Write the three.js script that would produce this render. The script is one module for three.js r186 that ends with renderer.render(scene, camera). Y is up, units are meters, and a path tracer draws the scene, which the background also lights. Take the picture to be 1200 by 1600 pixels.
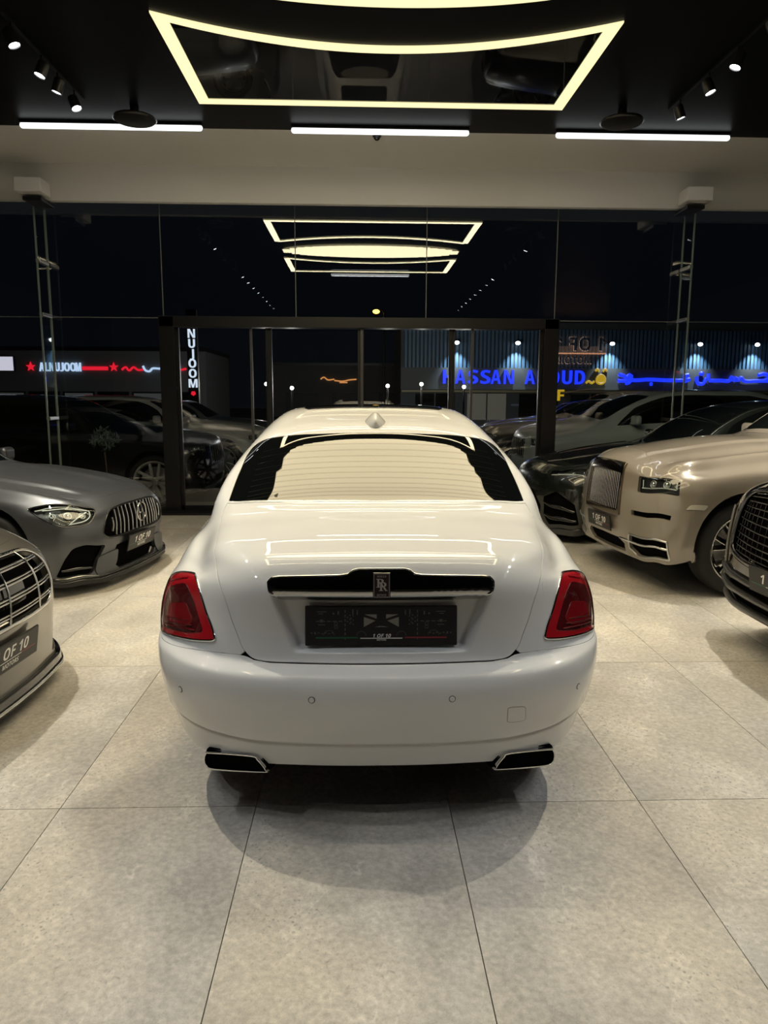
import * as THREE from 'three';
import { RoundedBoxGeometry } from 'three/addons/geometries/RoundedBoxGeometry.js';
import { mergeGeometries } from 'three/addons/utils/BufferGeometryUtils.js';
import { RectAreaLightUniformsLib } from 'three/addons/lights/RectAreaLightUniformsLib.js';
import { FontLoader } from 'three/addons/loaders/FontLoader.js';
import { TextGeometry } from 'three/addons/geometries/TextGeometry.js';
import { ImprovedNoise } from 'three/addons/math/ImprovedNoise.js';

// ------------------------------------------------------------------ camera, sky, exposure
// x right, y up, -z away from the camera; all depths below are written as positive Z and turned with V()
RectAreaLightUniformsLib.init();
const scene = new THREE.Scene();
const renderer = new THREE.WebGLRenderer({ antialias: true });
renderer.toneMapping = THREE.LinearToneMapping;
renderer.toneMappingExposure = 1.07;
renderer.shadowMap.enabled = true;
const camera = new THREE.PerspectiveCamera(70.23, 1200 / 1600, 0.05, 400);
{
  const yaw = 0.03354701, pit = 0.15794863, rol = 0.00433621;
  const fwd = new THREE.Vector3(Math.sin(yaw) * Math.cos(pit), -Math.sin(pit), -Math.cos(yaw) * Math.cos(pit));
  const right = new THREE.Vector3(Math.cos(yaw), 0, Math.sin(yaw));
  const up = new THREE.Vector3().crossVectors(right, fwd);
  camera.position.set(0, 1.677, 0);
  camera.up.copy(up.multiplyScalar(Math.cos(rol)).addScaledVector(right, -Math.sin(rol)));
  camera.lookAt(camera.position.clone().add(fwd));
}
scene.background = new THREE.Color(0x05070b); // night sky over the car park

// ------------------------------------------------------------------ helpers
let seed = 7;
const rnd = () => { seed = (seed * 1664525 + 1013904223) >>> 0; return seed / 4294967296; };
const V = (x, y, Z) => new THREE.Vector3(x, y, -Z);
const used = new Map();
const numbered = (name) => { const n = used.get(name) || 0; used.set(name, n + 1); return n ? name + '_' + String(n).padStart(3, '0') : name; };
function shade(o) { o.traverse((m) => { if (m.isMesh) { m.castShadow = true; m.receiveShadow = true; } }); return o; }
function mesh(name, geo, mat, parent) {            // a part: one named mesh under its thing
  const m = new THREE.Mesh(geo, mat); m.name = name; m.castShadow = m.receiveShadow = true;
  if (parent) parent.add(m);
  return m;
}
function tag(o, label, category, group, kind) {
  if (label) o.userData.label = label;
  if (category) o.userData.category = category;
  if (group) o.userData.group = group;
  if (kind) o.userData.kind = kind;
  return o;
}
function thing(name, label, category, group) {      // a top-level group
  const g = new THREE.Group(); g.name = numbered(name); scene.add(g);
  return tag(g, label, category, group);
}
function solo(name, geo, mat, label, category, group) { // a top-level thing that is one mesh
  const m = mesh(numbered(name), geo, mat, scene); return tag(m, label, category, group);
}
function struct(name, geo, mat, label) {
  const m = mesh(name, geo, mat, scene); m.userData.kind = 'structure'; m.userData.label = label; return m;
}
const box = (w, h, d, x = 0, y = 0, z = 0) => new THREE.BoxGeometry(w, h, d).translate(x, y, z);
const rbox = (w, h, d, r, x = 0, y = 0, z = 0, seg = 2) => new RoundedBoxGeometry(w, h, d, seg, r).translate(x, y, z);
const merge = (list) => mergeGeometries(list.map((g) => { const h = g.index ? g.toNonIndexed() : g; for (const k of Object.keys(h.attributes)) if (!['position', 'normal', 'uv'].includes(k)) h.deleteAttribute(k); return h; }));
function tube(pts, r, seg = 24, rad = 6, closed = false) {
  return new THREE.TubeGeometry(new THREE.CatmullRomCurve3(pts, closed), seg, r, rad, closed);
}
const std = (o) => new THREE.MeshStandardMaterial(o);
const phy = (o) => new THREE.MeshPhysicalMaterial(o);
const lin = (r, g, b) => new THREE.Color().setRGB(r, g, b);
const noise = new ImprovedNoise();
function fbm(x, y, z, oct = 4) { let s = 0, a = 0.5; for (let i = 0; i < oct; i++) { s += a * noise.noise(x, y, z); x *= 2.03; y *= 2.03; a *= 0.5; } return s; }
const fontBold = await new FontLoader().loadAsync('fonts/droid/droid_sans_bold.typeface.json');
// ------------------------------------------------------------------ smooth body surfaces
// A skin is a net of ribs (running along the car) and stations (across it), rounded and evaluated at (u, v);
// u counts ribs from the centre line (negative = other side), v counts stations.
const WU = new Float64Array(4), WV = new Float64Array(4);
class Skin {
  constructor(ribs, smooth = 6, k = 8) {
    const R = ribs.length, S = ribs[0].length;
    this.R = R; this.S = S; this.k = k;
    this.nu = (R - 1) * k; this.nv = (S - 1) * k;
    const run = (P, i, t, mirror) => {
      const n = P.length, a = P[i], b = P[i + 1];
      const pre = i > 0 ? P[i - 1] : mirror ? [-P[1][0], P[1][1], P[1][2]] : null, post = i + 2 < n ? P[i + 2] : null;
      const d = (p, q) => Math.max(1e-5, Math.hypot(p[0] - q[0], p[1] - q[1], p[2] - q[2]));
      const h = d(a, b), h0 = pre ? d(pre, a) : h, h1 = post ? d(b, post) : h, o = [];
      for (let c = 0; c < 3; c++) {
        const s = (b[c] - a[c]) / h, s0 = pre ? (a[c] - pre[c]) / h0 : s, s1 = post ? (post[c] - b[c]) / h1 : s;
        const m0 = (s0 * h + s * h0) / (h + h0) * h, m1 = (s * h1 + s1 * h) / (h + h1) * h;
        const t2 = t * t, t3 = t2 * t;
        o.push((2 * t3 - 3 * t2 + 1) * a[c] + (t3 - 2 * t2 + t) * m0 + (3 * t2 - 2 * t3) * b[c] + (t3 - t2) * m1);
      }
      return o;
    };
    const rows = [];                                  // ribs, finely divided along
    for (let r = 0; r < R; r++) { const row = []; for (let j = 0; j <= this.nv; j++) { const i = Math.min(S - 2, Math.floor(j / k)); row.push(run(ribs[r], i, j / k - i, false)); } rows.push(row); }
    let G = [];
    for (let i = 0; i <= this.nu; i++) G.push(new Array(this.nv + 1));
    for (let j = 0; j <= this.nv; j++) {
      const col = rows.map((r) => r[j]);
      for (let i = 0; i <= this.nu; i++) { const q = Math.min(R - 2, Math.floor(i / k)); G[i][j] = run(col, q, i / k - q, true); }
    }
    for (let it = 0; it < smooth; it++) {
      const F = G.map((c) => c.slice());
      for (let i = 0; i < this.nu; i++) for (let j = 1; j < this.nv; j++) {
        const p = G[i][j], l = i ? G[i - 1][j] : [-G[1][j][0], G[1][j][1], G[1][j][2]], r = G[i + 1][j], a = G[i][j - 1], b = G[i][j + 1];
        F[i][j] = [0, 1, 2].map((c) => p[c] * 0.5 + (l[c] + r[c] + a[c] + b[c]) * 0.125);
      }
      G = F;
    }
    this.flat = new Float64Array(G.flat(2)); this.disp = null; this.sign = 1;
    const c = [0, 0, 0]; let n = 0; for (const col of G) for (const p of col) { c[1] += p[1]; c[2] += p[2]; n++; }
    this.mid = [0, c[1] / n, c[2] / n];
    let s = 0; for (let i = 1; i < R - 1; i++) for (let j = 1; j < S - 1; j += 2) { const P = this.at(i, j), N = this.norm(i, j); s += N.x * P.x * 0.5 + N.y * (P.y - this.mid[1]) + N.z * (P.z - this.mid[2]) > 0 ? 1 : -1; }
    this.sign = s > 0 ? 1 : -1;
  }
  base(u, v) {
    const K = this.k, NU = this.nu, NV = this.nv, F = this.flat, W1 = NV + 1, neg = u < 0;
    const a = Math.min(Math.abs(u) * K, NU - 1e-6), b = Math.min(Math.max(v * K, 0), NV - 1e-6), i = Math.floor(a), j = Math.floor(b), f = a - i, g = b - j;
    const wu = WU, wv = WV; let x = 0, y = 0, z = 0;
    wu[0] = ((-f + 2) * f - 1) * f / 2; wu[1] = ((3 * f - 5) * f * f + 2) / 2; wu[2] = ((-3 * f + 4) * f + 1) * f / 2; wu[3] = (f - 1) * f * f / 2;
    wv[0] = ((-g + 2) * g - 1) * g / 2; wv[1] = ((3 * g - 5) * g * g + 2) / 2; wv[2] = ((-3 * g + 4) * g + 1) * g / 2; wv[3] = (g - 1) * g * g / 2;
    for (let p = 0; p < 4; p++) {
      let ii = i + p - 1, m = 1; if (ii < 0) { ii = -ii; m = -1; } if (ii > NU) ii = NU;
      for (let q = 0; q < 4; q++) {
        let jj = j + q - 1; if (jj < 0) jj = 0; if (jj > NV) jj = NV;
        const W = wu[p] * wv[q], o = (ii * W1 + jj) * 3;
        x += W * m * F[o]; y += W * F[o + 1]; z += W * F[o + 2];
      }
    }
    return new THREE.Vector3(neg ? -x : x, y, z);
  }
  at(u, v) { const P = this.base(u, v); return this.disp ? this.disp(P, u, v) : P; }
  grad(u, v, h = 0.03) {
    const vv = Math.min(this.S - 1 - h, Math.max(h, v)), uu = Math.max(-(this.R - 1) + h, Math.min(this.R - 1 - h, u));
    return [this.at(uu + h, vv).sub(this.at(uu - h, vv)).multiplyScalar(0.5 / h), this.at(uu, vv + h).sub(this.at(uu, vv - h)).multiplyScalar(0.5 / h)];
  }
  norm(u, v) { const [a, b] = this.grad(u, v); return a.cross(b).normalize().multiplyScalar(this.sign); }
  step(u, v, d) {                                      // the (du, dv) that moves along the surface by the vector d
    const [a, b] = this.grad(u, v), aa = a.dot(a), bb = b.dot(b), ab = a.dot(b), da = d.dot(a), db = d.dot(b), D = aa * bb - ab * ab || 1e-9;
    return [(da * bb - db * ab) / D, (db * aa - da * ab) / D];
  }
  find(test, u, v, it = 30) {                          // Newton: test(P) -> two numbers to bring to zero
    for (let n = 0; n < it; n++) {
      const h = 0.01, f = test(this.at(u, v)), fu = test(this.at(u + h, v)), fv = test(this.at(u, v + h));
      const a = (fu[0] - f[0]) / h, b = (fv[0] - f[0]) / h, c = (fu[1] - f[1]) / h, d = (fv[1] - f[1]) / h, D = a * d - b * c || 1e-9;
      let du = -(f[0] * d - f[1] * b) / D, dv = -(a * f[1] - c * f[0]) / D; const L = Math.hypot(du, dv); if (L > 0.5) { du *= 0.5 / L; dv *= 0.5 / L; }
      u += du; v += dv; v = Math.min(this.S - 1, Math.max(0, v)); u = Math.max(-(this.R - 1), Math.min(this.R - 1, u));
    }
    return [u, v];
  }
}
// closed or open smooth line through (u, v) points
function curve2(pts, closed = false, per = 8, corner = 0) {
  const c = new THREE.CatmullRomCurve3(pts.map((p) => new THREE.Vector3(p[0], p[1], 0)), closed, 'centripetal');
  return c.getPoints(pts.length * per).slice(0, closed ? -1 : undefined).map((p) => [p.x, p.y]);
}
// polygon with its corners cut round
function rounded(pts, r = 0.15, n = 5) {
  const o = [], N = pts.length;
  for (let i = 0; i < N; i++) {
    const p = pts[i], a = pts[(i + N - 1) % N], b = pts[(i + 1) % N], rr = p[2] ?? r;
    const la = Math.hypot(a[0] - p[0], a[1] - p[1]), lb = Math.hypot(b[0] - p[0], b[1] - p[1]);
    const qa = Math.min(rr, la * 0.45) / la, qb = Math.min(rr, lb * 0.45) / lb;
    const A = [p[0] + (a[0] - p[0]) * qa, p[1] + (a[1] - p[1]) * qa], B = [p[0] + (b[0] - p[0]) * qb, p[1] + (b[1] - p[1]) * qb];
    for (let k = 0; k <= n; k++) { const t = k / n; o.push([0, 1].map((c) => (1 - t) * (1 - t) * A[c] + 2 * t * (1 - t) * p[c] + t * t * B[c])); }
  }
  return o;
}
function dense(loop, step = 0.12) {
  const o = [], N = loop.length;
  for (let i = 0; i < N; i++) { const a = loop[i], b = loop[(i + 1) % N], n = Math.max(1, Math.ceil(Math.hypot(b[0] - a[0], b[1] - a[1]) / step)); for (let k = 0; k < n; k++) o.push([a[0] + (b[0] - a[0]) * k / n, a[1] + (b[1] - a[1]) * k / n]); }
  return o;
}
const flip = (loop) => loop.map((p) => [-p[0], ...p.slice(1)]);
const area2 = (l) => l.reduce((s, p, i) => { const q = l[(i + 1) % l.length]; return s + p[0] * q[1] - q[0] * p[1]; }, 0) / 2;
// side direction (into the polygon) at every point of a loop on the skin
function sides(skin, loop, hole) {
  const ccw = area2(loop) > 0, n = loop.length;
  return loop.map((p, i) => {
    const a = loop[(i + n - 1) % n], b = loop[(i + 1) % n];
    const e = 0.02, L = Math.hypot(b[0] - a[0], b[1] - a[1]) || 1, tu = (b[0] - a[0]) / L, tv = (b[1] - a[1]) / L;
    const [gu, gv] = skin.grad(p[0], p[1]);
    const T = gu.clone().multiplyScalar(tu).addScaledVector(gv, tv).normalize(), N = skin.norm(p[0], p[1]);
    const inn = gu.clone().multiplyScalar(ccw ? -tv : tv).addScaledVector(gv, ccw ? tu : -tu);   // rough inward
    const S = new THREE.Vector3().crossVectors(N, T).normalize(); if (S.dot(inn) < 0) S.negate(); if (hole) S.negate();
    return { S, N };
  });
}
function inset(skin, loop, g, hole = false) {          // moved inwards (outwards for a hole) by g metres
  const sd = sides(skin, loop, hole);
  return loop.map((p, i) => { const [du, dv] = skin.step(p[0], p[1], sd[i].S.clone().multiplyScalar(g)); return [p[0] + du, p[1] + dv]; });
}
// a piece of skin cut to loops [outer, ...holes]; lift raises it, depth gives it turned-in edges
function panel(skin, loops, { gap = 0, depth = 0.012, bevel = 0.002, lift = 0, max = 0.3, step = 0.12 } = {}) {
  loops = loops.map((l, i) => { let d = dense(l, step); if (gap) d = inset(skin, d, gap, i > 0); return d; });
  const vec = loops.map((l) => l.map((p) => new THREE.Vector2(p[0], p[1])));
  if (THREE.ShapeUtils.isClockWise(vec[0])) { vec[0].reverse(); loops[0] = loops[0].slice().reverse(); }
  for (let i = 1; i < vec.length; i++) if (!THREE.ShapeUtils.isClockWise(vec[i])) { vec[i].reverse(); loops[i] = loops[i].slice().reverse(); }
  let tri = THREE.ShapeUtils.triangulateShape(vec[0], vec.slice(1));
  const pts = vec.flat().map((p) => [p.x, p.y]);
  for (let it = 0; it < 12; it++) {
    const mid = new Map(); let any = false; const out = [];
    const m = (a, b) => {
      const A = pts[a], B = pts[b]; if (Math.hypot(A[0] - B[0], A[1] - B[1]) <= max) return -1;
      const key = a < b ? a + '_' + b : b + '_' + a; if (!mid.has(key)) { mid.set(key, pts.length); pts.push([(A[0] + B[0]) / 2, (A[1] + B[1]) / 2]); } any = true; return mid.get(key);
    };
    for (const [a, b, c] of tri) {
      const ab = m(a, b), bc = m(b, c), ca = m(c, a), n = (ab >= 0) + (bc >= 0) + (ca >= 0);
      if (n === 0) out.push([a, b, c]);
      else if (n === 3) out.push([a, ab, ca], [ab, b, bc], [ca, bc, c], [ab, bc, ca]);
      else if (n === 1) { if (ab >= 0) out.push([a, ab, c], [ab, b, c]); else if (bc >= 0) out.push([a, b, bc], [a, bc, c]); else out.push([a, b, ca], [b, c, ca]); }
      else if (ab < 0) out.push([c, ca, bc], [a, b, bc], [a, bc, ca]);
      else if (bc < 0) out.push([a, ab, ca], [ab, b, c], [ab, c, ca]);
      else out.push([b, bc, ab], [a, ab, bc], [a, bc, c]);
    }
    tri = out; if (!any) break;
  }
  const pos = [], nor = [], uv = [], idx = [];
  const P3 = pts.map((p) => skin.at(p[0], p[1])), N3 = pts.map((p) => skin.norm(p[0], p[1]));
  pts.forEach((p, i) => { const P = P3[i].clone().addScaledVector(N3[i], lift); pos.push(P.x, P.y, P.z); nor.push(N3[i].x, N3[i].y, N3[i].z); uv.push(p[0], p[1]); });
  const A = new THREE.Vector3(), B = new THREE.Vector3();
  const put = (a, b, c) => {
    A.set(pos[3 * b] - pos[3 * a], pos[3 * b + 1] - pos[3 * a + 1], pos[3 * b + 2] - pos[3 * a + 2]); B.set(pos[3 * c] - pos[3 * a], pos[3 * c + 1] - pos[3 * a + 1], pos[3 * c + 2] - pos[3 * a + 2]); A.cross(B);
    const d = A.x * (nor[3 * a] + nor[3 * b] + nor[3 * c]) + A.y * (nor[3 * a + 1] + nor[3 * b + 1] + nor[3 * c + 1]) + A.z * (nor[3 * a + 2] + nor[3 * b + 2] + nor[3 * c + 2]);
    d >= 0 ? idx.push(a, b, c) : idx.push(a, c, b);
  };
  for (const t of tri) put(...t);
  if (depth > 0) loops.forEach((l, li) => {
    const sd = sides(skin, l, li > 0), n = l.length, b0 = pos.length / 3;
    l.forEach((p, i) => {
      const P = skin.at(p[0], p[1]).addScaledVector(sd[i].N, lift), { S, N } = sd[i];
      const P1 = P.clone().addScaledVector(S, -bevel).addScaledVector(N, -bevel), P2 = P1.clone().addScaledVector(N, -depth);
      for (const [q, m] of [[P, N], [P1, S.clone().negate()], [P2, S.clone().negate()]]) { pos.push(q.x, q.y, q.z); nor.push(m.x, m.y, m.z); uv.push(p[0], p[1]); }
    });
    for (let i = 0; i < n; i++) { const a = b0 + 3 * i, b = b0 + 3 * ((i + 1) % n); for (let r = 0; r < 2; r++) { put(a + r, a + r + 1, b + r); put(b + r, a + r + 1, b + r + 1); } }
  });
  const g = new THREE.BufferGeometry();
  g.setAttribute('position', new THREE.Float32BufferAttribute(pos, 3)); g.setAttribute('normal', new THREE.Float32BufferAttribute(nor, 3)); g.setAttribute('uv', new THREE.Float32BufferAttribute(uv, 2)); g.setIndex(idx);
  return g;
}
// a band along a line on the skin, w wide, raised by lift, h high: shut lines, chrome edges, creases
function band(skin, line, w, lift, closed = false, h = 0.004) {
  const pos = [], nor = [], idx = [], uv = [], n = line.length, ring = 6;
  line.forEach((p, i) => {
    const a = line[closed ? (i + n - 1) % n : Math.max(0, i - 1)], b = line[closed ? (i + 1) % n : Math.min(n - 1, i + 1)];
    const T = skin.at(b[0], b[1]).sub(skin.at(a[0], a[1])).normalize(), N = skin.norm(p[0], p[1]), S = new THREE.Vector3().crossVectors(N, T).normalize(), P = skin.at(p[0], p[1]).addScaledVector(N, lift);
    for (let k = 0; k < ring; k++) { const t = k / ring * Math.PI * 2 + Math.PI / 6, cx = Math.cos(t), cy = Math.sin(t), q = P.clone().addScaledVector(S, cx * w / 2).addScaledVector(N, cy * h), m = S.clone().multiplyScalar(cx / w).addScaledVector(N, cy / (2 * h)).normalize(); pos.push(q.x, q.y, q.z); nor.push(m.x, m.y, m.z); uv.push(k / ring, i / n); }
  });
  for (let i = 0; i < (closed ? n : n - 1); i++) for (let k = 0; k < ring; k++) { const a = i * ring + k, b = i * ring + (k + 1) % ring, c = ((i + 1) % n) * ring + k, d = ((i + 1) % n) * ring + (k + 1) % ring; idx.push(a, b, c, b, d, c); }
  const g = new THREE.BufferGeometry();
  g.setAttribute('position', new THREE.Float32BufferAttribute(pos, 3)); g.setAttribute('normal', new THREE.Float32BufferAttribute(nor, 3)); g.setAttribute('uv', new THREE.Float32BufferAttribute(uv, 2)); g.setIndex(idx);
  return g;
}
// ------------------------------------------------------------------ lights of the showroom
const CEIL = 4.65, GLASS = 10.6, MIDX = 0.235;
const WARM = lin(1, 0.83, 0.53), COOL = lin(0.93, 0.97, 1);
const glowWarm = std({ name: 'led_strip_glow', color: lin(0.5, 0.47, 0.36), emissive: lin(1.0, 0.9, 0.5), emissiveIntensity: 1.0, roughness: 0.6 });
const glowCool = std({ name: 'tube_lamp_glow', color: lin(0.6, 0.6, 0.6), emissive: lin(0.95, 1, 1), emissiveIntensity: 1.5, roughness: 0.6 });
const glowSpot = std({ name: 'spot_lamp_glow', color: lin(0.6, 0.6, 0.6), emissive: lin(0.95, 0.98, 1), emissiveIntensity: 14, roughness: 0.6 });
const stripPower = 9, ellipsePower = 7.5, tubePower = 9, spotPower = 34;
function areaLight(parent, color, power, w, d, x, y, Z, turn = 0) {
  const l = new THREE.RectAreaLight(color, power, w, d);
  l.position.copy(V(x, y, Z)); l.rotation.set(-Math.PI / 2, 0, turn); l.castShadow = true; parent.add(l); return l;
}
const blackGloss = phy({ color: lin(0.006, 0.006, 0.007), roughness: 0.02, clearcoat: 0.5, clearcoatRoughness: 0.01 });
const blackMatt = std({ color: lin(0.012, 0.012, 0.013), roughness: 0.5 });
const blackSatin = std({ color: lin(0.01, 0.01, 0.011), roughness: 0.32 });
// frame of light: a rectangle whose side towards the oval bows inwards
function frameLight(Zs, Zc, bow, label) {
  const x0 = -1.645, x1 = 2.115, w = 0.115, n = 32, t = thing('ceiling_frame_light', label, 'ceiling light', 'bowed light frames in the black ceiling');
  const sg = Math.sign(Zs - Zc);
  const arc = (a, b, Z, k) => { const o = []; for (let i = 0; i <= n; i++) { const q = i / n, s = 2 * q - 1; o.push(new THREE.Vector2(a + (b - a) * q, Z + sg * k * (1 - s * s))); } return o; };
  const outer = [...arc(x0, x1, Zc, bow), new THREE.Vector2(x1, Zs), new THREE.Vector2(x0, Zs)];
  const inner = [...arc(x0 + w, x1 - w, Zc + sg * w * 1.3, bow * 0.93), new THREE.Vector2(x1 - w, Zs - sg * w), new THREE.Vector2(x0 + w, Zs - sg * w)];
  const ring = new THREE.Shape(outer); ring.holes.push(new THREE.Path(inner));
  const flat = (s, d) => new THREE.ExtrudeGeometry(s, { depth: d, bevelEnabled: false, curveSegments: 1 }).rotateX(-Math.PI / 2);
  mesh('light_strip', flat(ring, 0.02), glowWarm, t).position.y = CEIL - 0.016;
  mesh('gloss_panel', flat(new THREE.Shape(inner), 0.01), blackGloss, t).position.y = CEIL - 0.008;
  const y = CEIL - 0.022;
  areaLight(t, WARM, stripPower, x1 - x0, w, (x0 + x1) / 2, y, Zs - sg * w / 2);
  for (const x of [x0 + w / 2, x1 - w / 2]) areaLight(t, WARM, stripPower, w, Math.abs(Zs - Zc) - w, x, y, (Zs + Zc) / 2);
  const c = arc(x0 + w * 0.5, x1 - w * 0.5, Zc + sg * w * 0.55, bow * 0.97), seg = 8;
  for (let i = 0; i < seg; i++) { const a = c[i * n / seg], b = c[(i + 1) * n / seg], L = a.distanceTo(b); areaLight(t, WARM, stripPower, L, w * 0.95, (a.x + b.x) / 2, y, (a.y + b.y) / 2, Math.atan2(b.y - a.y, b.x - a.x)); }
}
frameLight(8.11, 6.3, 0.5, 'warm light frame with bowed edge nearest the glass front');
frameLight(2.9, 4.68, 0.5, 'warm light frame with bowed edge farthest from the glass front');
{
  const t = thing('ceiling_oval_light', 'large flat oval warm ceiling light between the two bowed frames', 'ceiling light');
  const cx = MIDX, cz = 5.49, a = 1.81, b = 0.64;
  const s = new THREE.Shape(); s.absellipse(0, 0, a, b, 0, Math.PI * 2);
  mesh('light_panel', new THREE.ExtrudeGeometry(s, { depth: 0.03, bevelEnabled: false, curveSegments: 64 }).rotateX(-Math.PI / 2), glowWarm, t).position.copy(V(cx, CEIL - 0.026, cz));
  const n = 23;
  for (let i = 0; i < n; i++) { const q0 = -1 + 2 * i / n, q1 = -1 + 2 * (i + 1) / n, qm = (q0 + q1) / 2; areaLight(t, WARM, ellipsePower, a * 2 / n, 2 * b * Math.sqrt(1 - qm * qm), cx + a * qm, CEIL - 0.034, cz); }
}
function tubeLamp(x0, x1, Z, label, y = CEIL) {
  const t = thing('tube_lamp', label, 'tube lamp', 'white tube lamps under the ceiling');
  const L = x1 - x0, cx = (x0 + x1) / 2;
  mesh('housing', rbox(L, 0.03, 0.07, 0.006, 0, -0.015, 0), blackSatin, t).position.copy(V(cx, y, Z));
  mesh('diffuser', new THREE.CapsuleGeometry(0.032, L - 0.06, 6, 16).rotateZ(Math.PI / 2), glowCool, t).position.copy(V(cx, y - 0.05, Z));
  areaLight(t, COOL, tubePower, L - 0.04, 0.06, cx, y - 0.085, Z);
}
tubeLamp(-3.73, -1.74, 8.7, 'white tube lamp above the matt grey saloon');
tubeLamp(-0.76, 1.23, 8.72, 'white tube lamp above the bonnet of the white saloon');
tubeLamp(2.22, 4.22, 8.74, 'white tube lamp above the glossy black and beige cars');
tubeLamp(-0.70, 1.21, 2.72, 'white tube lamp behind the far bowed light frame');
const ORD = ['first', 'second', 'third', 'fourth', 'fifth', 'sixth', 'seventh', 'eighth'];
function spotRow(x, list, side, label, inward = false, power = spotPower) {
  const rail = solo('lighting_track', box(0.035, 0.025, list[list.length - 1] - list[0] + 0.5), blackSatin, 'black ceiling track carrying spotlights over ' + label, 'lighting track');
  rail.position.copy(V(x, CEIL - 0.0125, (list[0] + list[list.length - 1]) / 2));
  list.forEach((Z, i) => {
    const nth = ORD[inward ? i : list.length - 1 - i] + ' track spotlight from the ' + (inward ? 'back wall' : 'glass front') + ' over ' + label;
    const t = thing('track_spotlight', nth, 'spotlight', 'track spotlights over ' + label);
    t.position.copy(V(x, CEIL - 0.025, Z));
    const aim = inward ? V(x - side * 1.9, 0, Z + 0.15) : V(x + side * (i % 3 === 1 ? -1.7 : 1.3), 0.5, Z - (i % 2 ? 0.9 : 0.1));
    const head = new THREE.Group(); head.name = 'lamp_head'; t.add(head); head.position.set(0, -0.12, 0);
    mesh('stem', new THREE.CylinderGeometry(0.008, 0.008, 0.07, 10).translate(0, -0.03, 0), blackSatin, t);
    const dir = aim.clone().sub(t.position).sub(head.position).normalize();
    head.quaternion.setFromUnitVectors(new THREE.Vector3(0, -1, 0), dir);
    mesh('lamp_body', new THREE.LatheGeometry([[0.0, 0.07], [0.04, 0.07], [0.048, 0.06], [0.05, -0.06], [0.046, -0.06], [0.045, -0.042]].map((p) => new THREE.Vector2(...p)), 20), blackSatin, head);
    mesh('lamp_lens', new THREE.CylinderGeometry(0.043, 0.043, 0.008, 20).translate(0, -0.045, 0), glowSpot, head);
    const s = new THREE.SpotLight(inward ? COOL : lin(1, 0.92, 0.74), power, 14, 0.52, 0.85, 2); s.position.copy(t.position).add(head.position).addScaledVector(dir, 0.075); s.target.position.copy(aim); s.castShadow = true; s.shadow.radius = 1.5;
    scene.add(s, s.target);
  });
}
spotRow(-2.8, [4.16, 4.84, 5.32, 5.9, 6.48, 7.05, 7.4, 7.8], -1, 'the left row of cars');
spotRow(3.22, [4.65, 5.15, 5.64, 6.07, 6.62, 7.15, 7.77], 1, 'the right row of cars');

const backRow = [-3.2, -2.3, -1.4, -0.5, 0.4, 1.3, 2.2, 3.1];
spotRow(-2.8, backRow, -1, 'the open floor beside the left wall', true, 5.5);
spotRow(3.22, backRow, 1, 'the open floor beside the right wall', true, 5.5);

// ------------------------------------------------------------------ the room
const X0 = -9.6, X1 = 10.2, ZB = -8;
struct('ceiling', box(X1 - X0, 0.2, 8.86 - ZB).translate((X0 + X1) / 2, CEIL + 0.1, -(8.86 + ZB) / 2), phy({ color: lin(0.004, 0.004, 0.005), roughness: 0.4, specularIntensity: 0.25 }), 'black satin ceiling of the showroom');
const plaster = std({ color: lin(0.76, 0.745, 0.71), roughness: 0.75 });
struct('trim_1', box(X1 - X0, 0.2, 1.45).translate((X0 + X1) / 2, CEIL + 0.1, -9.585), plaster, 'pale plaster soffit between tube lamps and beam');
struct('trim_2', rbox(X1 - X0, 0.75, 0.1, 0.006).translate((X0 + X1) / 2, 4.188 + 0.375, -10.25), plaster, 'pale plaster beam above the glass front');
struct('trim_3', box(X1 - X0, 0.55, 0.5).translate((X0 + X1) / 2, 4.9 + 0.0, -10.56), blackMatt, 'dark closure above the glass front');
struct('wall_left', box(0.2, 5.2, GLASS - ZB + 0.2).translate(X0 - 0.1, 2.6, -(GLASS + ZB) / 2), std({ color: lin(0.05, 0.05, 0.052), roughness: 0.7 }), 'dark side wall beyond the grey saloon');
struct('wall_right', box(0.2, 5.2, GLASS - ZB + 0.2).translate(X1 + 0.1, 2.6, -(GLASS + ZB) / 2), std({ color: lin(0.05, 0.05, 0.052), roughness: 0.7 }), 'dark side wall beyond the beige and black cars');
struct('wall_back', box(X1 - X0 + 0.4, 5.2, 0.2).translate((X0 + X1) / 2, 2.6, -ZB + 0.1), std({ color: lin(0.17, 0.165, 0.15), roughness: 0.7 }), 'grey back wall carrying the showroom sign');

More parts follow.
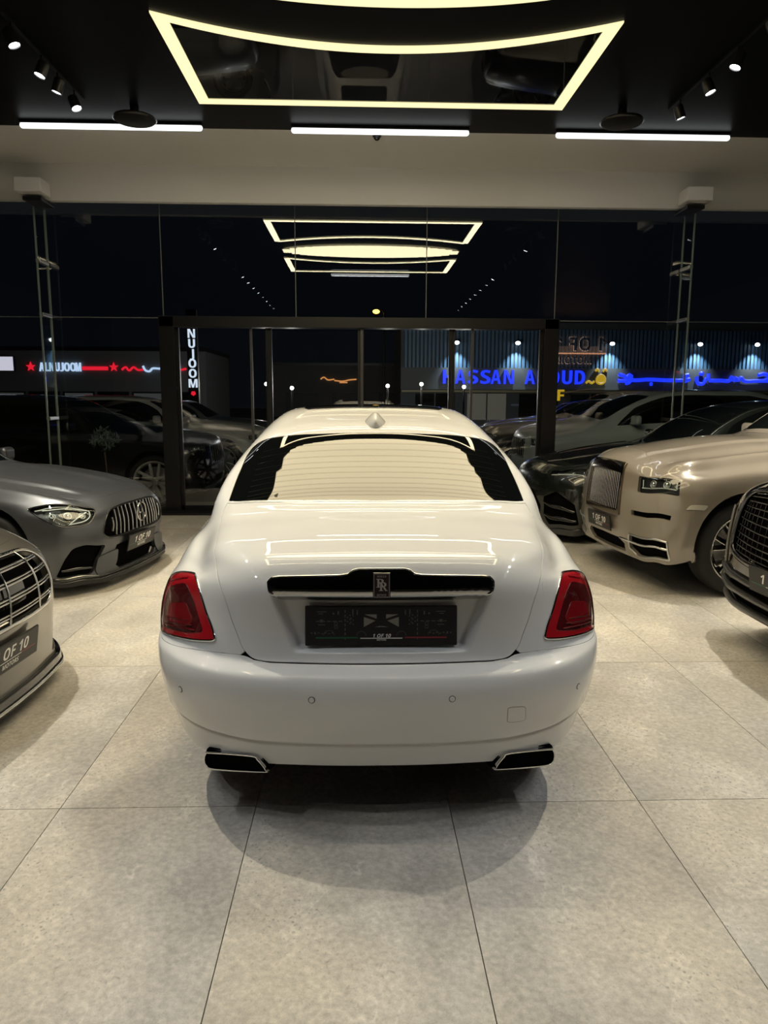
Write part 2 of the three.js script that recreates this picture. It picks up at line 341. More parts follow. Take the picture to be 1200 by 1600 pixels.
// floor: porcelain tiles laid 0.8 by 1.6 m over a dark bed
{
  const f = struct('floor', box(X1 - X0, 0.1, GLASS - ZB).translate((X0 + X1) / 2, -0.064, -(GLASS + ZB) / 2), std({ color: lin(0.05, 0.046, 0.04), roughness: 0.9 }), 'large beige grey stone-look porcelain tiles with dark joints');
  const mats = [];
  for (let k = 0; k < 4; k++) {
    const W = 360, H = 720, c = new Uint8Array(W * H * 4), h = new Uint8Array(W * H * 4), z0 = 11.3 * k + 1.7;
    for (let j = 0; j < H; j++) for (let i = 0; i < W; i++) {
      const x = i / W * 0.8, y = j / H * 1.6;
      const wx = x + 0.07 * fbm(x * 4, y * 4, z0 + 5, 2), wy = y + 0.07 * fbm(x * 4, y * 4, z0 + 9, 2);
      const cloud = fbm(wx * 2.4, wy * 1.6, z0, 4), fine = fbm(x * 46, y * 46, z0 + 2, 3), grit = rnd() - 0.5;
      const ridge = 1 - Math.abs(fbm(wx * 6.5 + wy * 2.5, wy * 3.8 - wx * 3, z0 + 20, 3)) * 16;
      const mask = Math.max(0, fbm(wx * 3.1, wy * 2.4, z0 + 31, 2) * 2.2 - 0.12);
      const vein = Math.max(0, ridge) ** 2 * Math.min(1, mask * 2.2);
      const pit = Math.max(0, fbm(x * 95, y * 70, z0 + 40, 2) - 0.16) * 1.7 * Math.min(1, Math.max(0, 0.35 + cloud * 2.5));
      let v = 0.735 + cloud * 0.2 + fine * 0.15 + grit * 0.07 + vein * 0.08 - pit * 0.5;
      const warm = 0.5 + fbm(wx * 1.7, wy * 1.1, z0 + 50, 2) * 1.1;
      const o = (j * W + i) * 4;
      c[o] = 255 * Math.min(1, v * (1.0 + 0.03 * warm)); c[o + 1] = 255 * Math.min(1, v * 0.985); c[o + 2] = 255 * Math.min(1, v * (0.962 - 0.055 * warm)); c[o + 3] = 255;
      const hh = 128 + fine * 90 + vein * 60 - pit * 120; h[o] = h[o + 1] = h[o + 2] = Math.max(0, Math.min(255, hh)); h[o + 3] = 255;
    }
    const tex = new THREE.DataTexture(c, W, H); tex.colorSpace = THREE.SRGBColorSpace; tex.magFilter = THREE.LinearFilter; tex.minFilter = THREE.LinearMipmapLinearFilter; tex.generateMipmaps = true; tex.needsUpdate = true;
    const bmp = new THREE.DataTexture(h, W, H); bmp.magFilter = THREE.LinearFilter; bmp.needsUpdate = true;
    mats.push(std({ map: tex, bumpMap: bmp, bumpScale: 0.0012, roughness: 0.42 }));
  }
  const J = 0.0035, mk = (a, b, c, d) => {          // chamfered slab with uv in fractions of a whole tile
    const w = b - a - J, l = d - c - J, g = new THREE.BoxGeometry(w, 0.014, l).translate((a + b) / 2, -0.007, -(c + d) / 2), uv = g.attributes.uv, p = g.attributes.position;
    for (let i = 0; i < p.count; i++) uv.setXY(i, (p.getX(i) - a) / 0.8, (-p.getZ(i) - c) / 1.6);
    return g;
  };
  const spin = (g, q) => { const uv = g.attributes.uv; for (let i = 0; i < uv.count; i++) uv.setXY(i, q & 1 ? 1 - uv.getX(i) : uv.getX(i), q & 2 ? 1 - uv.getY(i) : uv.getY(i)); return g; };
  const base = [0, 1, 2, 3].map((q) => spin(mk(0, 0.8, 0, 1.6), q));
  for (let j = -7; j < 6; j++) for (let i = -12; i < 14; i++) {
    let a = -0.4303 + i * 0.8, b = a + 0.8, c = 2.8 + j * 1.6, d = c + 1.6;
    const A = Math.max(a, X0), B = Math.min(b, X1), C = Math.max(c, ZB), D = Math.min(d, GLASS - 0.1);
    if (B - A < 0.02 || D - C < 0.02) continue;
    const q = Math.floor(rnd() * 4), m = mats[Math.floor(rnd() * 4)], whole = A === a && B === b && C === c && D === d;
    const t = mesh('tile', whole ? base[q] : mk(A - a, B - a, C - c, D - c), m, f); t.position.set(a, 0, -c);
  }
}
// glass front
const glass = phy({ name: 'front_glass', color: lin(0.86, 0.9, 0.9), transmission: 1, thickness: 0, roughness: 0.0, ior: 2.1, metalness: 0 });
const frameBlack = std({ color: lin(0.008, 0.008, 0.009), roughness: 0.35 });
const seamGrey = std({ color: lin(0.16, 0.165, 0.16), roughness: 0.5 });
const finGlass = phy({ name: 'fin_glass', color: lin(0.75, 0.85, 0.82), transmission: 1, thickness: 0, roughness: 0.02, ior: 1.5 });
{
  const xs = []; xs.push(-9.8, -7.97, -6.13, -4.29, -2.746, -0.895, 0.937, 2.773, 4.56, 6.4, 8.24, 10.2);
  let n = 1;
  const pane = (a, b, y0, y1) => {
    a = Math.max(a, X0); b = Math.min(b, X1); if (b - a < 0.1) return;
    const w = struct('window_' + n, new THREE.PlaneGeometry(b - a - 0.01, y1 - y0 - 0.01).translate((a + b) / 2, (y0 + y1) / 2, -GLASS), glass, 'tall clear glass pane of the showroom front'); n++;
    mesh('seam', box(0.012, y1 - y0, 0.012, b, (y0 + y1) / 2, -GLASS), seamGrey, w);
    if (y0 > 2 && (b < -2.7 || a > 2.7)) mesh('seam', box(b - a, 0.012, 0.012, (a + b) / 2, y0, -GLASS), seamGrey, w);
  };
  for (let i = 0; i + 1 < xs.length; i++) { pane(xs[i], xs[i + 1], 2.745, 4.62); if (xs[i + 1] < -2.6 || xs[i] > 2.6) pane(xs[i], xs[i + 1], 0, 2.745); }
  struct('trim_4', box(X1 - X0, 0.03, 0.12).translate((X0 + X1) / 2, 0.015, -GLASS), frameBlack, 'low black sill under the glass front');
  // entrance portal
  const d = new THREE.Group(); d.name = 'door_1'; scene.add(d); d.userData = { kind: 'structure', label: 'black framed glass entrance with four glazed leaves' };
  for (const x of [-2.69, 2.72]) mesh('post', rbox(0.21, 2.76, 0.24, 0.006, x, 1.38, -GLASS), frameBlack, d);
  mesh('header', rbox(5.6, 0.145, 0.24, 0.006, 0.015, 2.69, -GLASS), frameBlack, d);
  mesh('threshold', rbox(5.9, 0.03, 0.55, 0.008, 0.015, 0.015, -GLASS + 0.1), frameBlack, d);
  for (let i = 0; i < 4; i++) {
    const a = -2.585 + i * 1.3, b = a + 1.3;
    const leaf = new THREE.Group(); leaf.name = 'door_leaf'; d.add(leaf);
    mesh('pane', new THREE.PlaneGeometry(b - a - 0.08, 2.5).translate((a + b) / 2, 1.33, -GLASS), glass, leaf);
    for (const x of [a + 0.022, b - 0.022]) mesh('stile', box(0.042, 2.59, 0.05, x, 1.32, -GLASS), frameBlack, leaf);
    mesh('rail', box(1.3, 0.06, 0.05, (a + b) / 2, 0.06, -GLASS), frameBlack, leaf);
  }
  for (const x of [-1.53, 0.03, 1.6]) mesh('post_cover', box(0.035, 2.6, 0.02, x, 1.32, -GLASS + 0.04), std({ color: lin(0.1, 0.1, 0.1), roughness: 0.4, metalness: 0.6 }), d);
  // stiffening fins of glass with their head brackets
  for (const [x, bx] of [[-4.3, -4.14], [4.56, 4.38]]) {
    const t = thing('glass_fin', x < 0 ? 'vertical glass fin behind the matt grey saloon' : 'vertical glass fin behind the glossy black car', 'glass fin', 'glass fins of the front');
    mesh('fin_pane', new THREE.PlaneGeometry(0.33, 4.16).rotateY(Math.PI / 2).translate(x, 2.08, -GLASS + 0.175), finGlass, t);
    for (const z of [-GLASS + 0.012, -GLASS + 0.335]) mesh('fin_edge', box(0.022, 4.16, 0.012, x, 2.08, z), std({ color: lin(0.22, 0.27, 0.25), roughness: 0.25 }), t);
    for (const y of [0.45, 1.35, 2.75, 3.45]) mesh('fitting', rbox(0.06, 0.05, 0.3, 0.008, x, y, -GLASS + 0.17), std({ color: lin(0.5, 0.5, 0.5), roughness: 0.3, metalness: 1 }), t);
    mesh('head_bracket', rbox(0.33, 0.17, 0.3, 0.01, bx, 4.265, -9.88), plaster, t);
    mesh('head_plate', rbox(0.24, 0.05, 0.4, 0.01, bx, 4.13, -10.05), frameBlack, t);
  }
}
// dark pendant discs and the dome camera on the ceiling
for (const [x, Z, l] of [[-2.35, 8.25, 'dark round ceiling speaker over the matt grey saloon'], [2.75, 8.1, 'dark round ceiling speaker over the glossy black car']]) {
  const t = thing('ceiling_speaker', l, 'speaker', 'round ceiling speakers'); t.position.copy(V(x, CEIL, Z));
  mesh('stem', new THREE.CylinderGeometry(0.045, 0.045, 0.1, 20).translate(0, -0.05, 0), blackSatin, t);
  mesh('dish', new THREE.LatheGeometry([[0, -0.15], [0.2, -0.145], [0.225, -0.125], [0.21, -0.105], [0.05, -0.09]].map((p) => new THREE.Vector2(...p)), 40), blackSatin, t);
}
{
  const t = thing('security_camera', 'tiny dark dome camera beneath the white tube lamp', 'camera'); t.position.copy(V(0.2, CEIL, 8.95));
  mesh('mount', new THREE.CylinderGeometry(0.05, 0.05, 0.03, 24).translate(0, -0.015, 0), blackSatin, t);
  mesh('dome', new THREE.SphereGeometry(0.04, 24, 12, 0, 6.3, Math.PI / 2, Math.PI / 2).translate(0, -0.03, 0), blackGloss, t);
}
// ------------------------------------------------------------------ car materials and shared parts
const M = {
  chrome: std({ color: lin(0.75, 0.75, 0.74), metalness: 1, roughness: 0.06 }),
  darkChrome: std({ color: lin(0.42, 0.41, 0.39), metalness: 1, roughness: 0.08 }),
  satinMetal: std({ color: lin(0.55, 0.55, 0.55), metalness: 1, roughness: 0.28 }),
  alloy: std({ color: lin(0.5, 0.5, 0.5), metalness: 0.9, roughness: 0.3 }),
  rubber: std({ color: lin(0.012, 0.012, 0.012), roughness: 0.8 }),
  plastic: std({ color: lin(0.012, 0.012, 0.013), roughness: 0.45 }),
  pianoBlack: phy({ color: lin(0.006, 0.006, 0.007), roughness: 0.1, clearcoat: 1, clearcoatRoughness: 0.03 }),
  cavity: phy({ color: lin(0.004, 0.004, 0.004), roughness: 1, specularIntensity: 0.05 }),
  tint: phy({ color: lin(0.004, 0.005, 0.005), roughness: 0.02, ior: 1.52, clearcoat: 0 }),
  lampGlass: phy({ color: lin(0.9, 0.95, 0.95), transmission: 1, thickness: 0, roughness: 0.0, ior: 1.5 }),
};
function canvasTex(w, h, draw) {
  const c = document.createElement('canvas'); c.width = w; c.height = h; const g = c.getContext('2d'); draw(g, w, h);
  const t = new THREE.CanvasTexture(c); t.colorSpace = THREE.SRGBColorSpace; t.anisotropy = 8; return t;
}
// flat print on the front of a thin rounded board (faces +z)
function board(w, h, t, tex, parent, name = 'license_plate', print = 'plate_print', back = M.plastic) {
  const g = new THREE.Group(); g.name = name; parent.add(g);
  mesh('plate_back', rbox(w, h, t, Math.min(0.006, t * 0.45), 0, 0, -t / 2 - 0.0005), back, g);
  mesh(print, new THREE.PlaneGeometry(w * 0.985, h * 0.95).translate(0, 0, 0.0008), std({ map: tex, roughness: 0.4 }), g);
  return g;
}
const dealerPlate = canvasTex(640, 200, (g, w, h) => {
  g.fillStyle = '#0b0b0c'; g.fillRect(0, 0, w, h); g.fillStyle = '#f2f2ee'; g.textAlign = 'center';
  g.save(); g.translate(w / 2, 0); g.transform(1, 0, -0.2, 1, 0, 0); g.font = 'bold 112px sans-serif'; g.fillText('1 OF 10', 24, 112); g.restore();
  g.fillStyle = '#0f6b46'; g.fillRect(30, 124, 170, 6); g.fillStyle = '#f2f2ee'; g.fillRect(200, 124, 240, 6); g.fillStyle = '#a3162a'; g.fillRect(440, 124, 170, 6);
  g.save(); g.translate(w / 2, 0); g.transform(1, 0, -0.2, 1, 0, 0); g.fillStyle = '#e8e8e4'; g.font = 'bold 46px sans-serif'; g.fillText('MOTORS', 30, 176); g.restore();
});
function wheel(parent, x, y, z, r, w, { spokes = 10, twin = false, mat = M.alloy, rimR = 0.74, hub = null, lip = 0.02 } = {}) {
  const side = Math.sign(x), g = new THREE.Group(); g.name = 'wheel'; g.position.set(x, y, z); g.rotation.y = side > 0 ? Math.PI / 2 : -Math.PI / 2; parent.add(g);   // local +z = outwards
  const R = r * rimR, h = w / 2;
  const lathe = (pts, n = 48) => new THREE.LatheGeometry(pts.map((p) => new THREE.Vector2(p[0], p[1])), n).rotateX(Math.PI / 2);
  mesh('tire', lathe([[R, -h * 0.85], [R + 0.02, -h], [r - 0.03, -h], [r - 0.006, -h * 0.82], [r, -h * 0.5], [r, h * 0.5], [r - 0.006, h * 0.82], [r - 0.03, h], [R + 0.02, h], [R, h * 0.85]]), M.rubber, g);
  mesh('rim', lathe([[R - 0.012, -h * 0.8], [R + 0.004, -h * 0.85], [R - 0.03, -h * 0.4], [R - 0.045, 0], [R - 0.03, h * 0.6], [R - lip, h * 0.86], [R + 0.004, h * 0.9], [R + 0.006, h * 0.8]]), mat, g);
  mesh('brake_disc', lathe([[0.05, -0.01], [R * 0.72, -0.01], [R * 0.72, 0.01], [0.05, 0.01]], 36), M.satinMetal, g);
  const one = (off) => {
    const s = new THREE.Shape(); const a = twin ? 0.014 : 0.022, b = twin ? 0.02 : 0.03;
    s.moveTo(-b, 0.03); s.lineTo(b, 0.03); s.lineTo(a, R - 0.02); s.lineTo(-a, R - 0.02); s.closePath();
    return new THREE.ExtrudeGeometry(s, { depth: 0.022, bevelEnabled: true, bevelSize: 0.006, bevelThickness: 0.006, bevelSegments: 2 }).rotateZ(off);
  };
  for (let i = 0; i < spokes; i++) {
    const a = i / spokes * Math.PI * 2, d = twin ? 0.16 : 0;
    const geo = twin ? merge([one(-d).translate(0.03, 0, 0), one(d).translate(-0.03, 0, 0)]) : one(0);
    const sp = mesh('spoke', geo, mat, g); sp.rotation.z = a; sp.position.z = h * 0.52;
  }
  mesh('hub_cap', lathe([[0, h * 0.72 + 0.012], [0.04, h * 0.72 + 0.01], [0.062, h * 0.68], [0.068, h * 0.45], [0.0, h * 0.4]], 28), hub || mat, g);
  return g;
}
// lower edge of a body side with the wheel arches cut out, from small to large v
function sill(skin, arches, yb = 0.3, v0 = 0, v1 = skin.S - 1) {
  const E = skin.R - 1, out = [[E, v0]];
  const vOf = (s) => { let b = [9, 0]; for (let v = 0; v <= skin.S - 1; v += 0.1) { const d = Math.abs(-skin.at(E - 0.2, v).z - s); if (d < b[0]) b = [d, v]; } return b[1]; };
  for (const [s, y, r] of arches) {
    const a0 = Math.asin(Math.min(0.98, Math.max(-0.98, (yb + 0.02 - y) / r))), n = 22;
    for (let i = 0; i <= n; i++) {
      const a = Math.PI - a0 - (Math.PI - 2 * a0) * i / n, ss = s + Math.cos(a) * r, yy = y + Math.sin(a) * r;
      const q = skin.find((P) => [-P.z - ss, P.y - yy], E - 0.4, vOf(ss));
      if (q[1] > v0 + 0.02 && q[1] < v1 - 0.02) out.push([Math.min(E, q[0]), q[1]]);
    }
  }
  out.push([E, v1]);
  return out;
}
const line = (skin, pts, w, lift, closed, h) => band(skin, dense(closed ? pts : pts, 0.12).slice(0, closed ? undefined : -1), w, lift, closed, h);
const open = (pts, per = 6) => curve2(pts, false, per);
function mirrorPair(fn) { for (const m of [1, -1]) fn(m, (l) => (m > 0 ? l : flip(l))); }
// white saloon: rows from the rear bumper's lower edge over boot, window, roof and bonnet to the front; [x, y, s] with s metres forward of the rear
const heroRows = [
 [[0,.245,.07],[.30,.245,.08],[.52,0.242,.115],[.66,0.238,.17],[.78,0.252,.27],[.87,0.288,.40],[.915,0.322,.52],[.93,.345,.62],[.935,.345,.72],[.93,.34,.76]],
 [[0,.36,.03],[.30,.36,.045],[.55,.365,.09],[.70,.375,.16],[.82,.388,.27],[.905,.405,.40],[.935,.415,.52],[.945,.42,.64],[.948,.41,.74],[.945,.40,.78]],
 [[0,.48,.0],[.30,.48,.015],[.57,.485,.06],[.73,.49,.135],[.85,.50,.25],[.925,.51,.39],[.95,.515,.52],[.955,.51,.66],[.957,.49,.76],[.95,.47,.80]],
 [[0,.585,.0],[.30,.585,.015],[.58,.59,.06],[.735,.595,.135],[.853,.60,.25],[0.935,.61,.39],[0.964,.61,.52],[0.969,.60,.67],[.958,.57,.775],[.95,.54,.82]],
 [[0,.625,.02],[.30,.625,.035],[.58,.63,.08],[.73,.633,.15],[.846,.638,.263],[0.932,.642,.395],[0.965,.645,.53],[0.970,.635,.68],[.958,.60,.785],[.95,.57,.83]],
 [[0,.655,.10],[.30,.655,.115],[.56,.658,.15],[.70,.662,.215],[.815,.665,.31],[0.917,.67,.43],[0.962,.675,.55],[0.971,.67,.69],[.958,.64,.80],[.95,.61,.84]],
 [[0,.71,.13],[.30,.71,.14],[.55,.712,.168],[.675,.715,.225],[.79,.718,.315],[0.913,.722,.44],[0.962,.725,.57],[0.972,.72,.72],[.958,.69,.82],[.95,.62,.88]],
 [[0,.80,.145],[.30,.80,.155],[.545,.80,.185],[.665,.80,.25],[.778,.80,.345],[0.908,.80,.47],[0.961,.79,.60],[0.973,.77,.76],[.958,.72,.87],[.95,.60,.94]],
 [[0,.93,.165],[.30,.93,.175],[.54,.93,.208],[.665,.925,.29],[.768,.915,.39],[0.890,.895,.52],[0.949,.86,.66],[0.969,.815,.82],[.958,.74,.94],[.95,.55,1.0]],
 [[0,1.03,.235],[.30,1.026,.245],[.54,1.015,.285],[.68,.985,.39],[.772,0.9380,.50],[0.874,0.9390,.64],[0.942,.89,.79],[0.965,.83,.93],[.96,.74,1.05],[.95,.45,1.08]],
 [[0,1.072,.37],[.30,1.068,.38],[.54,1.054,.40],[.695,1.022,.46],[.785,0.9660,.58],[0.877,0.9670,.73],[0.944,.905,.89],[0.965,.835,1.02],[.962,.74,1.13],[.95,.35,1.16]],
 [[0,1.115,.60],[.30,1.11,.60],[.54,1.096,.61],[.705,1.068,.64],[.80,1.0080,.75],[.88,0.9990,.89],[.945,.925,1.04],[.965,.845,1.15],[.965,.74,1.23],[.95,.30,1.26]],
 [[0,1.16,0.862],[0.3,1.156,0.864],[0.54,1.137,0.868],[0.722,1.106,0.875],[0.8,1.0772,0.9436],[0.8694,1.0214,1.0484],[0.9476,0.9426,1.1984],[0.9668,0.8538,1.282],[0.9668,0.74,1.3356],[0.95,0.2824,1.3656]],
 [[0,1.173,0.895],[0.3,1.169,0.897],[0.54,1.148,0.902],[0.722,1.117,0.91],[.80,1.085,.97],[.868,1.025,1.07],[.948,.945,1.22],[.967,.855,1.3],[.967,.74,1.35],[.95,.28,1.38]],
 [[0,1.24,1.015],[0.3,1.234,1.018],[0.54,1.211,1.027],[0.712,1.175,1.037],[.80,1.16,1.07],[.855,1.055,1.18],[.948,.96,1.34],[.969,.86,1.40],[.968,.74,1.44],[.95,.28,1.46]],
 [[0,1.351,1.218],[0.3,1.344,1.222],[0.54,1.322,1.233],[0.69,1.285,1.247],[.785,1.25,1.24],[.845,1.08,1.32],[.948,.97,1.48],[.97,.865,1.54],[.968,.74,1.56],[.95,.28,1.58]],
 [[0,1.479,1.462],[0.3,1.471,1.467],[0.5,1.451,1.476],[0.65,1.411,1.487],[.755,1.335,1.50],[.838,1.10,1.58],[.948,.98,1.68],[.97,.87,1.70],[.968,.74,1.72],[.95,.28,1.73]],
 [[0,1.507,1.545],[0.3,1.499,1.549],[0.5,1.478,1.556],[0.64,1.44,1.565],[0.7475,1.3512,1.575],[0.8365,1.1025,1.645],[0.948,0.9812,1.725],[0.97,0.87,1.74],[0.968,0.74,1.755],[0.95,0.28,1.7625]],
 [[0,1.555,1.80],[.29,1.55,1.80],[.47,1.535,1.80],[.60,1.505,1.79],[.725,1.40,1.80],[.832,1.11,1.84],[.948,.985,1.86],[.97,.87,1.86],[.968,.74,1.86],[.95,.28,1.86]],
 [[0,1.612,2.25],[.28,1.608,2.25],[.45,1.595,2.25],[.57,1.57,2.25],[.70,1.46,2.25],[.828,1.115,2.25],[.948,.985,2.25],[.97,.87,2.25],[.968,.74,2.25],[.95,.28,2.25]],
 [[0,1.61,2.75],[.28,1.606,2.75],[.45,1.592,2.75],[.57,1.567,2.75],[.70,1.45,2.75],[.828,1.11,2.75],[.948,.985,2.75],[.97,.87,2.75],[.968,.74,2.75],[.95,.28,2.75]],
 [[0,1.55,3.2],[.28,1.545,3.19],[.46,1.53,3.17],[.59,1.50,3.14],[.715,1.39,3.15],[.828,1.1,3.2],[.948,.98,3.2],[.97,.87,3.2],[.968,.74,3.2],[.95,.28,3.2]],
 [[0,1.12,3.95],[.30,1.115,3.92],[.55,1.10,3.85],[.74,1.07,3.75],[.80,1.05,3.75],[.86,1.03,3.75],[.945,.97,3.75],[.967,.87,3.75],[.966,.74,3.75],[.95,.28,3.75]],
 [[0,1.09,4.05],[.30,1.085,4.03],[.55,1.07,4.0],[.74,1.045,3.95],[.80,1.035,3.95],[.86,1.015,3.95],[.94,.96,3.95],[.963,.87,3.95],[.963,.74,3.95],[.95,.28,3.95]],
 [[0,1.06,4.6],[.30,1.055,4.6],[.55,1.04,4.6],[.72,1.015,4.6],[.79,1.005,4.6],[.85,.985,4.6],[.925,.93,4.6],[.95,.86,4.6],[.953,.74,4.6],[.945,.28,4.6]],
 [[0,1.01,5.15],[.30,1.0,5.15],[.52,.985,5.13],[.66,.95,5.1],[.74,.93,5.07],[.81,.90,5.04],[.875,.85,5.0],[.905,.79,4.97],[.915,.70,4.95],[.91,.28,4.95]],
 [[0,.95,5.32],[.30,.93,5.32],[.50,.89,5.30],[.63,.85,5.26],[.72,.83,5.2],[.79,.80,5.14],[.85,.75,5.07],[.885,.70,5.02],[.90,.62,4.98],[.90,.28,4.98]],
 [[0,.6,5.38],[.30,.6,5.37],[.50,.6,5.34],[.63,.6,5.29],[.73,.6,5.22],[.80,.58,5.15],[.86,.56,5.08],[.89,.53,5.03],[.90,.48,5.0],[.90,.27,5.0]],
 [[0,.22,5.33],[.30,.22,5.32],[.50,.22,5.29],[.63,.23,5.25],[.73,.24,5.19],[.80,.25,5.13],[.86,.26,5.07],[.885,.265,5.03],[.90,.265,5.0],[.90,.26,5.0]],
];
const heroRibs = heroRows[0].map((_, r) => heroRows.map((row) => [row[r][0], row[r][1], -row[r][2]]));
// ------------------------------------------------------------------ white saloon
const ss = (a, b, x) => { const t = Math.min(1, Math.max(0, (x - a) / (b - a))); return t * t * (3 - 2 * t); };
{
  const skin = new Skin(heroRibs, 5);
  skin.disp = (P) => {                                // the number plate sits in a shallow recess of the boot lid
    if (P.z > -0.3 && Math.abs(P.x) < 0.5 && P.y > 0.66 && P.y < 0.97) {
      const w = 0.335 + (P.y - 0.70) / 0.2 * 0.085;
      P.z -= 0.042 * (1 - ss(w - 0.03, w + 0.012, Math.abs(P.x))) * ss(0.688, 0.712, P.y) * (1 - ss(0.90, 0.93, P.y));
    }
    if (P.z > -0.8 && P.y < 0.4) { const yy = P.y - 0.05 * Math.max(0, Math.abs(P.x) - 0.5), k = 1 - ss(0.354, 0.363, yy), d = Math.exp(-(((yy - 0.35) / 0.008) ** 2)); P.z -= 0.012 * k + 0.009 * d; P.x *= 1 - 0.008 * k - 0.005 * d; }   // the lower valance is set back under a crease
    return P;
  };
  const car = thing('saloon_car', 'white saloon car seen from behind with red tail lights and chrome boot bar', 'car');
  car.position.copy(V(0.083, 0, 2.58)); car.rotation.y = -0.2 * Math.PI / 180;
  const paint = phy({ color: lin(0.80, 0.80, 0.79), roughness: 0.6, clearcoat: 1, clearcoatRoughness: 0.02 });
  const both = (half) => [...half, ...flip(half).reverse()];    // a half loop from the centre line round to it again
  const trunk = both(open([[0, 5.06], [1.2, 5.05], [1.55, 5.06], [1.74, 5.16], [1.93, 5.62], [2.18, 6.5], [2.52, 7.35], [2.86, 8.08], [3.04, 9.05], [3.1, 10.2], [3.22, 11.2], [3.4, 12.3], [3.42, 13.1], [3.3, 13.7]]).concat([[2, 13.3], [1.2, 13.07], [0, 12.95]]));
  const glassL = both([[0, 13.08], [1.2, 13.2], [2, 13.43], [3.26, 13.83]].concat(open([[3.27, 13.98], [3.29, 14.5], [3.32, 15.15], [3.4, 15.8], [3.22, 16.3], [2.82, 16.42], [2.13, 16.24], [0.95, 16.05], [0, 16.02]])));
  const tail = rounded([[4.15, 8.46, 0.1], [4.7, 8.33, 0.2], [5.3, 8.08, 0.25], [5.5, 7.4, 0.4], [5.6, 6.35, 0.5], [5.38, 5.02, 0.2], [4.3, 5.42, 0.5], [3.58, 5.66, 0.3], [2.84, 6.0, 0.16], [3.11, 6.75, 0.4], [3.55, 7.46, 0.4]]);
  const seamLine = [[0, 5.0], [1.55, 5.0], [1.9, 5.36], [2.5, 5.31], [3.4, 5.04], [4.6, 4.55], [6, 4.5], [9, 4.5]];
  const seam = [[0, 5.0], [1.5, 5.0], ...open([[1.75, 5.12], [1.93, 5.34], [2.5, 5.31], [3.4, 5.06], [4.6, 4.6], [6, 4.5], [9, 4.5]])];
  const arches = [[1.2, 0.365, 0.415], [4.495, 0.365, 0.415]];
  const edge = sill(skin, arches, 0.28, 4.5);
  const screen = both([[0, 21.12], [2.4, 21.12], [2.85, 21.3], [2.9, 21.92], [0, 21.92]]);
  const sideGlass = rounded([[4.12, 17.4, 0.2], [4.1, 19.2], [4.14, 20.9, 0.2], [4.86, 21.6, 0.1], [4.9, 19.2], [4.88, 17.2, 0.25]], 0.1);
  const sunroof = both([[0, 18.75], [1.8, 18.75], [2.05, 19.0], [2.05, 20.6], [1.8, 20.8], [0, 20.8]]);
  // outer skin of the car: one shell with openings for the lid, the glass and the lamps
  const half = open([[1.93, 5.62], [2.18, 6.5], [2.52, 7.35], [2.86, 8.08], [3.04, 9.05], [3.1, 10.2], [3.22, 11.2], [3.4, 12.3], [3.42, 13.1], [3.3, 13.7]]).concat([[2, 13.3], [1.2, 13.07], [0, 12.95]]);
  const wing = [[2.0, 5.37], [2.5, 5.31], ...open([[3.4, 5.06], [4.6, 4.6], [6, 4.5], [8.98, 4.5]])];
  const outer = [...wing, ...edge.slice(1), ...flip(edge).reverse().slice(0, -1), ...flip(wing).reverse(), ...flip(half), ...half.slice(0, -1).reverse()];
  mesh('body_shell', panel(skin, [outer, glassL, tail, flip(tail), screen, sideGlass, flip(sideGlass), sunroof], { gap: 0.002, max: 0.22 }), paint, car);
  mesh('trunk_lid', panel(skin, [trunk], { gap: 0.003, max: 0.085, step: 0.08 }), paint, car);
  mesh('trunk_gap', line(skin, trunk, 0.014, -0.009, true, 0.003), M.cavity, car);
  const bump = [...seam, [9, 0], [-9, 0], ...flip(seam).reverse().slice(0, -1)];
  const bumper = mesh('rear_bumper', panel(skin, [bump], { gap: 0.0025, max: 0.06, step: 0.06, depth: 0.02 }), paint, car);
  mesh('bumper_gap', line(skin, [...seam.slice().reverse(), ...flip(seam).slice(1)], 0.012, -0.009, false, 0.003), M.cavity, car);
  mesh('rear_window', panel(skin, [glassL], { gap: 0.002, max: 0.12, lift: -0.002 }), M.tint, car);
  // fine heating wires in the rear window
  for (let k = 0; k < 11; k++) { const v = 13.45 + k * 0.21; mesh('heating_wire', line(skin, [[-2.6, v], [2.6, v]], 0.0007, 0.0, false, 0.0003), std({ color: lin(0.12, 0.08, 0.04), roughness: 0.5 }), car); }
  mesh('windshield', panel(skin, [screen], { gap: 0.002, lift: -0.002 }), M.tint, car);
  mesh('sunroof', panel(skin, [sunroof], { gap: 0.003, lift: 0.004 }), M.tint, car);
  mirrorPair((m, f) => mesh('side_window', panel(skin, [f(sideGlass)], { gap: 0.002, lift: -0.002 }), M.tint, car));
  // tail lights
  const red = phy({ color: lin(0.42, 0.01, 0.018), roughness: 0.12, clearcoat: 1, clearcoatRoughness: 0.02 });
  const redDark = phy({ color: lin(0.075, 0.004, 0.007), roughness: 0.15, clearcoat: 1, clearcoatRoughness: 0.02 });
  const redMid = phy({ color: lin(0.2, 0.006, 0.01), roughness: 0.14, clearcoat: 1, clearcoatRoughness: 0.02 });
  const inner = rounded([[4.35, 7.85], [5.08, 7.6], [5.32, 6.9, 0.4], [5.35, 5.55], [4.2, 5.85], [3.35, 6.22], [3.75, 7.1, 0.4]], 0.16);
  const core = rounded([[4.2, 7.2], [4.85, 7.0], [4.95, 6.05], [4.1, 6.2], [3.85, 6.6]], 0.12);
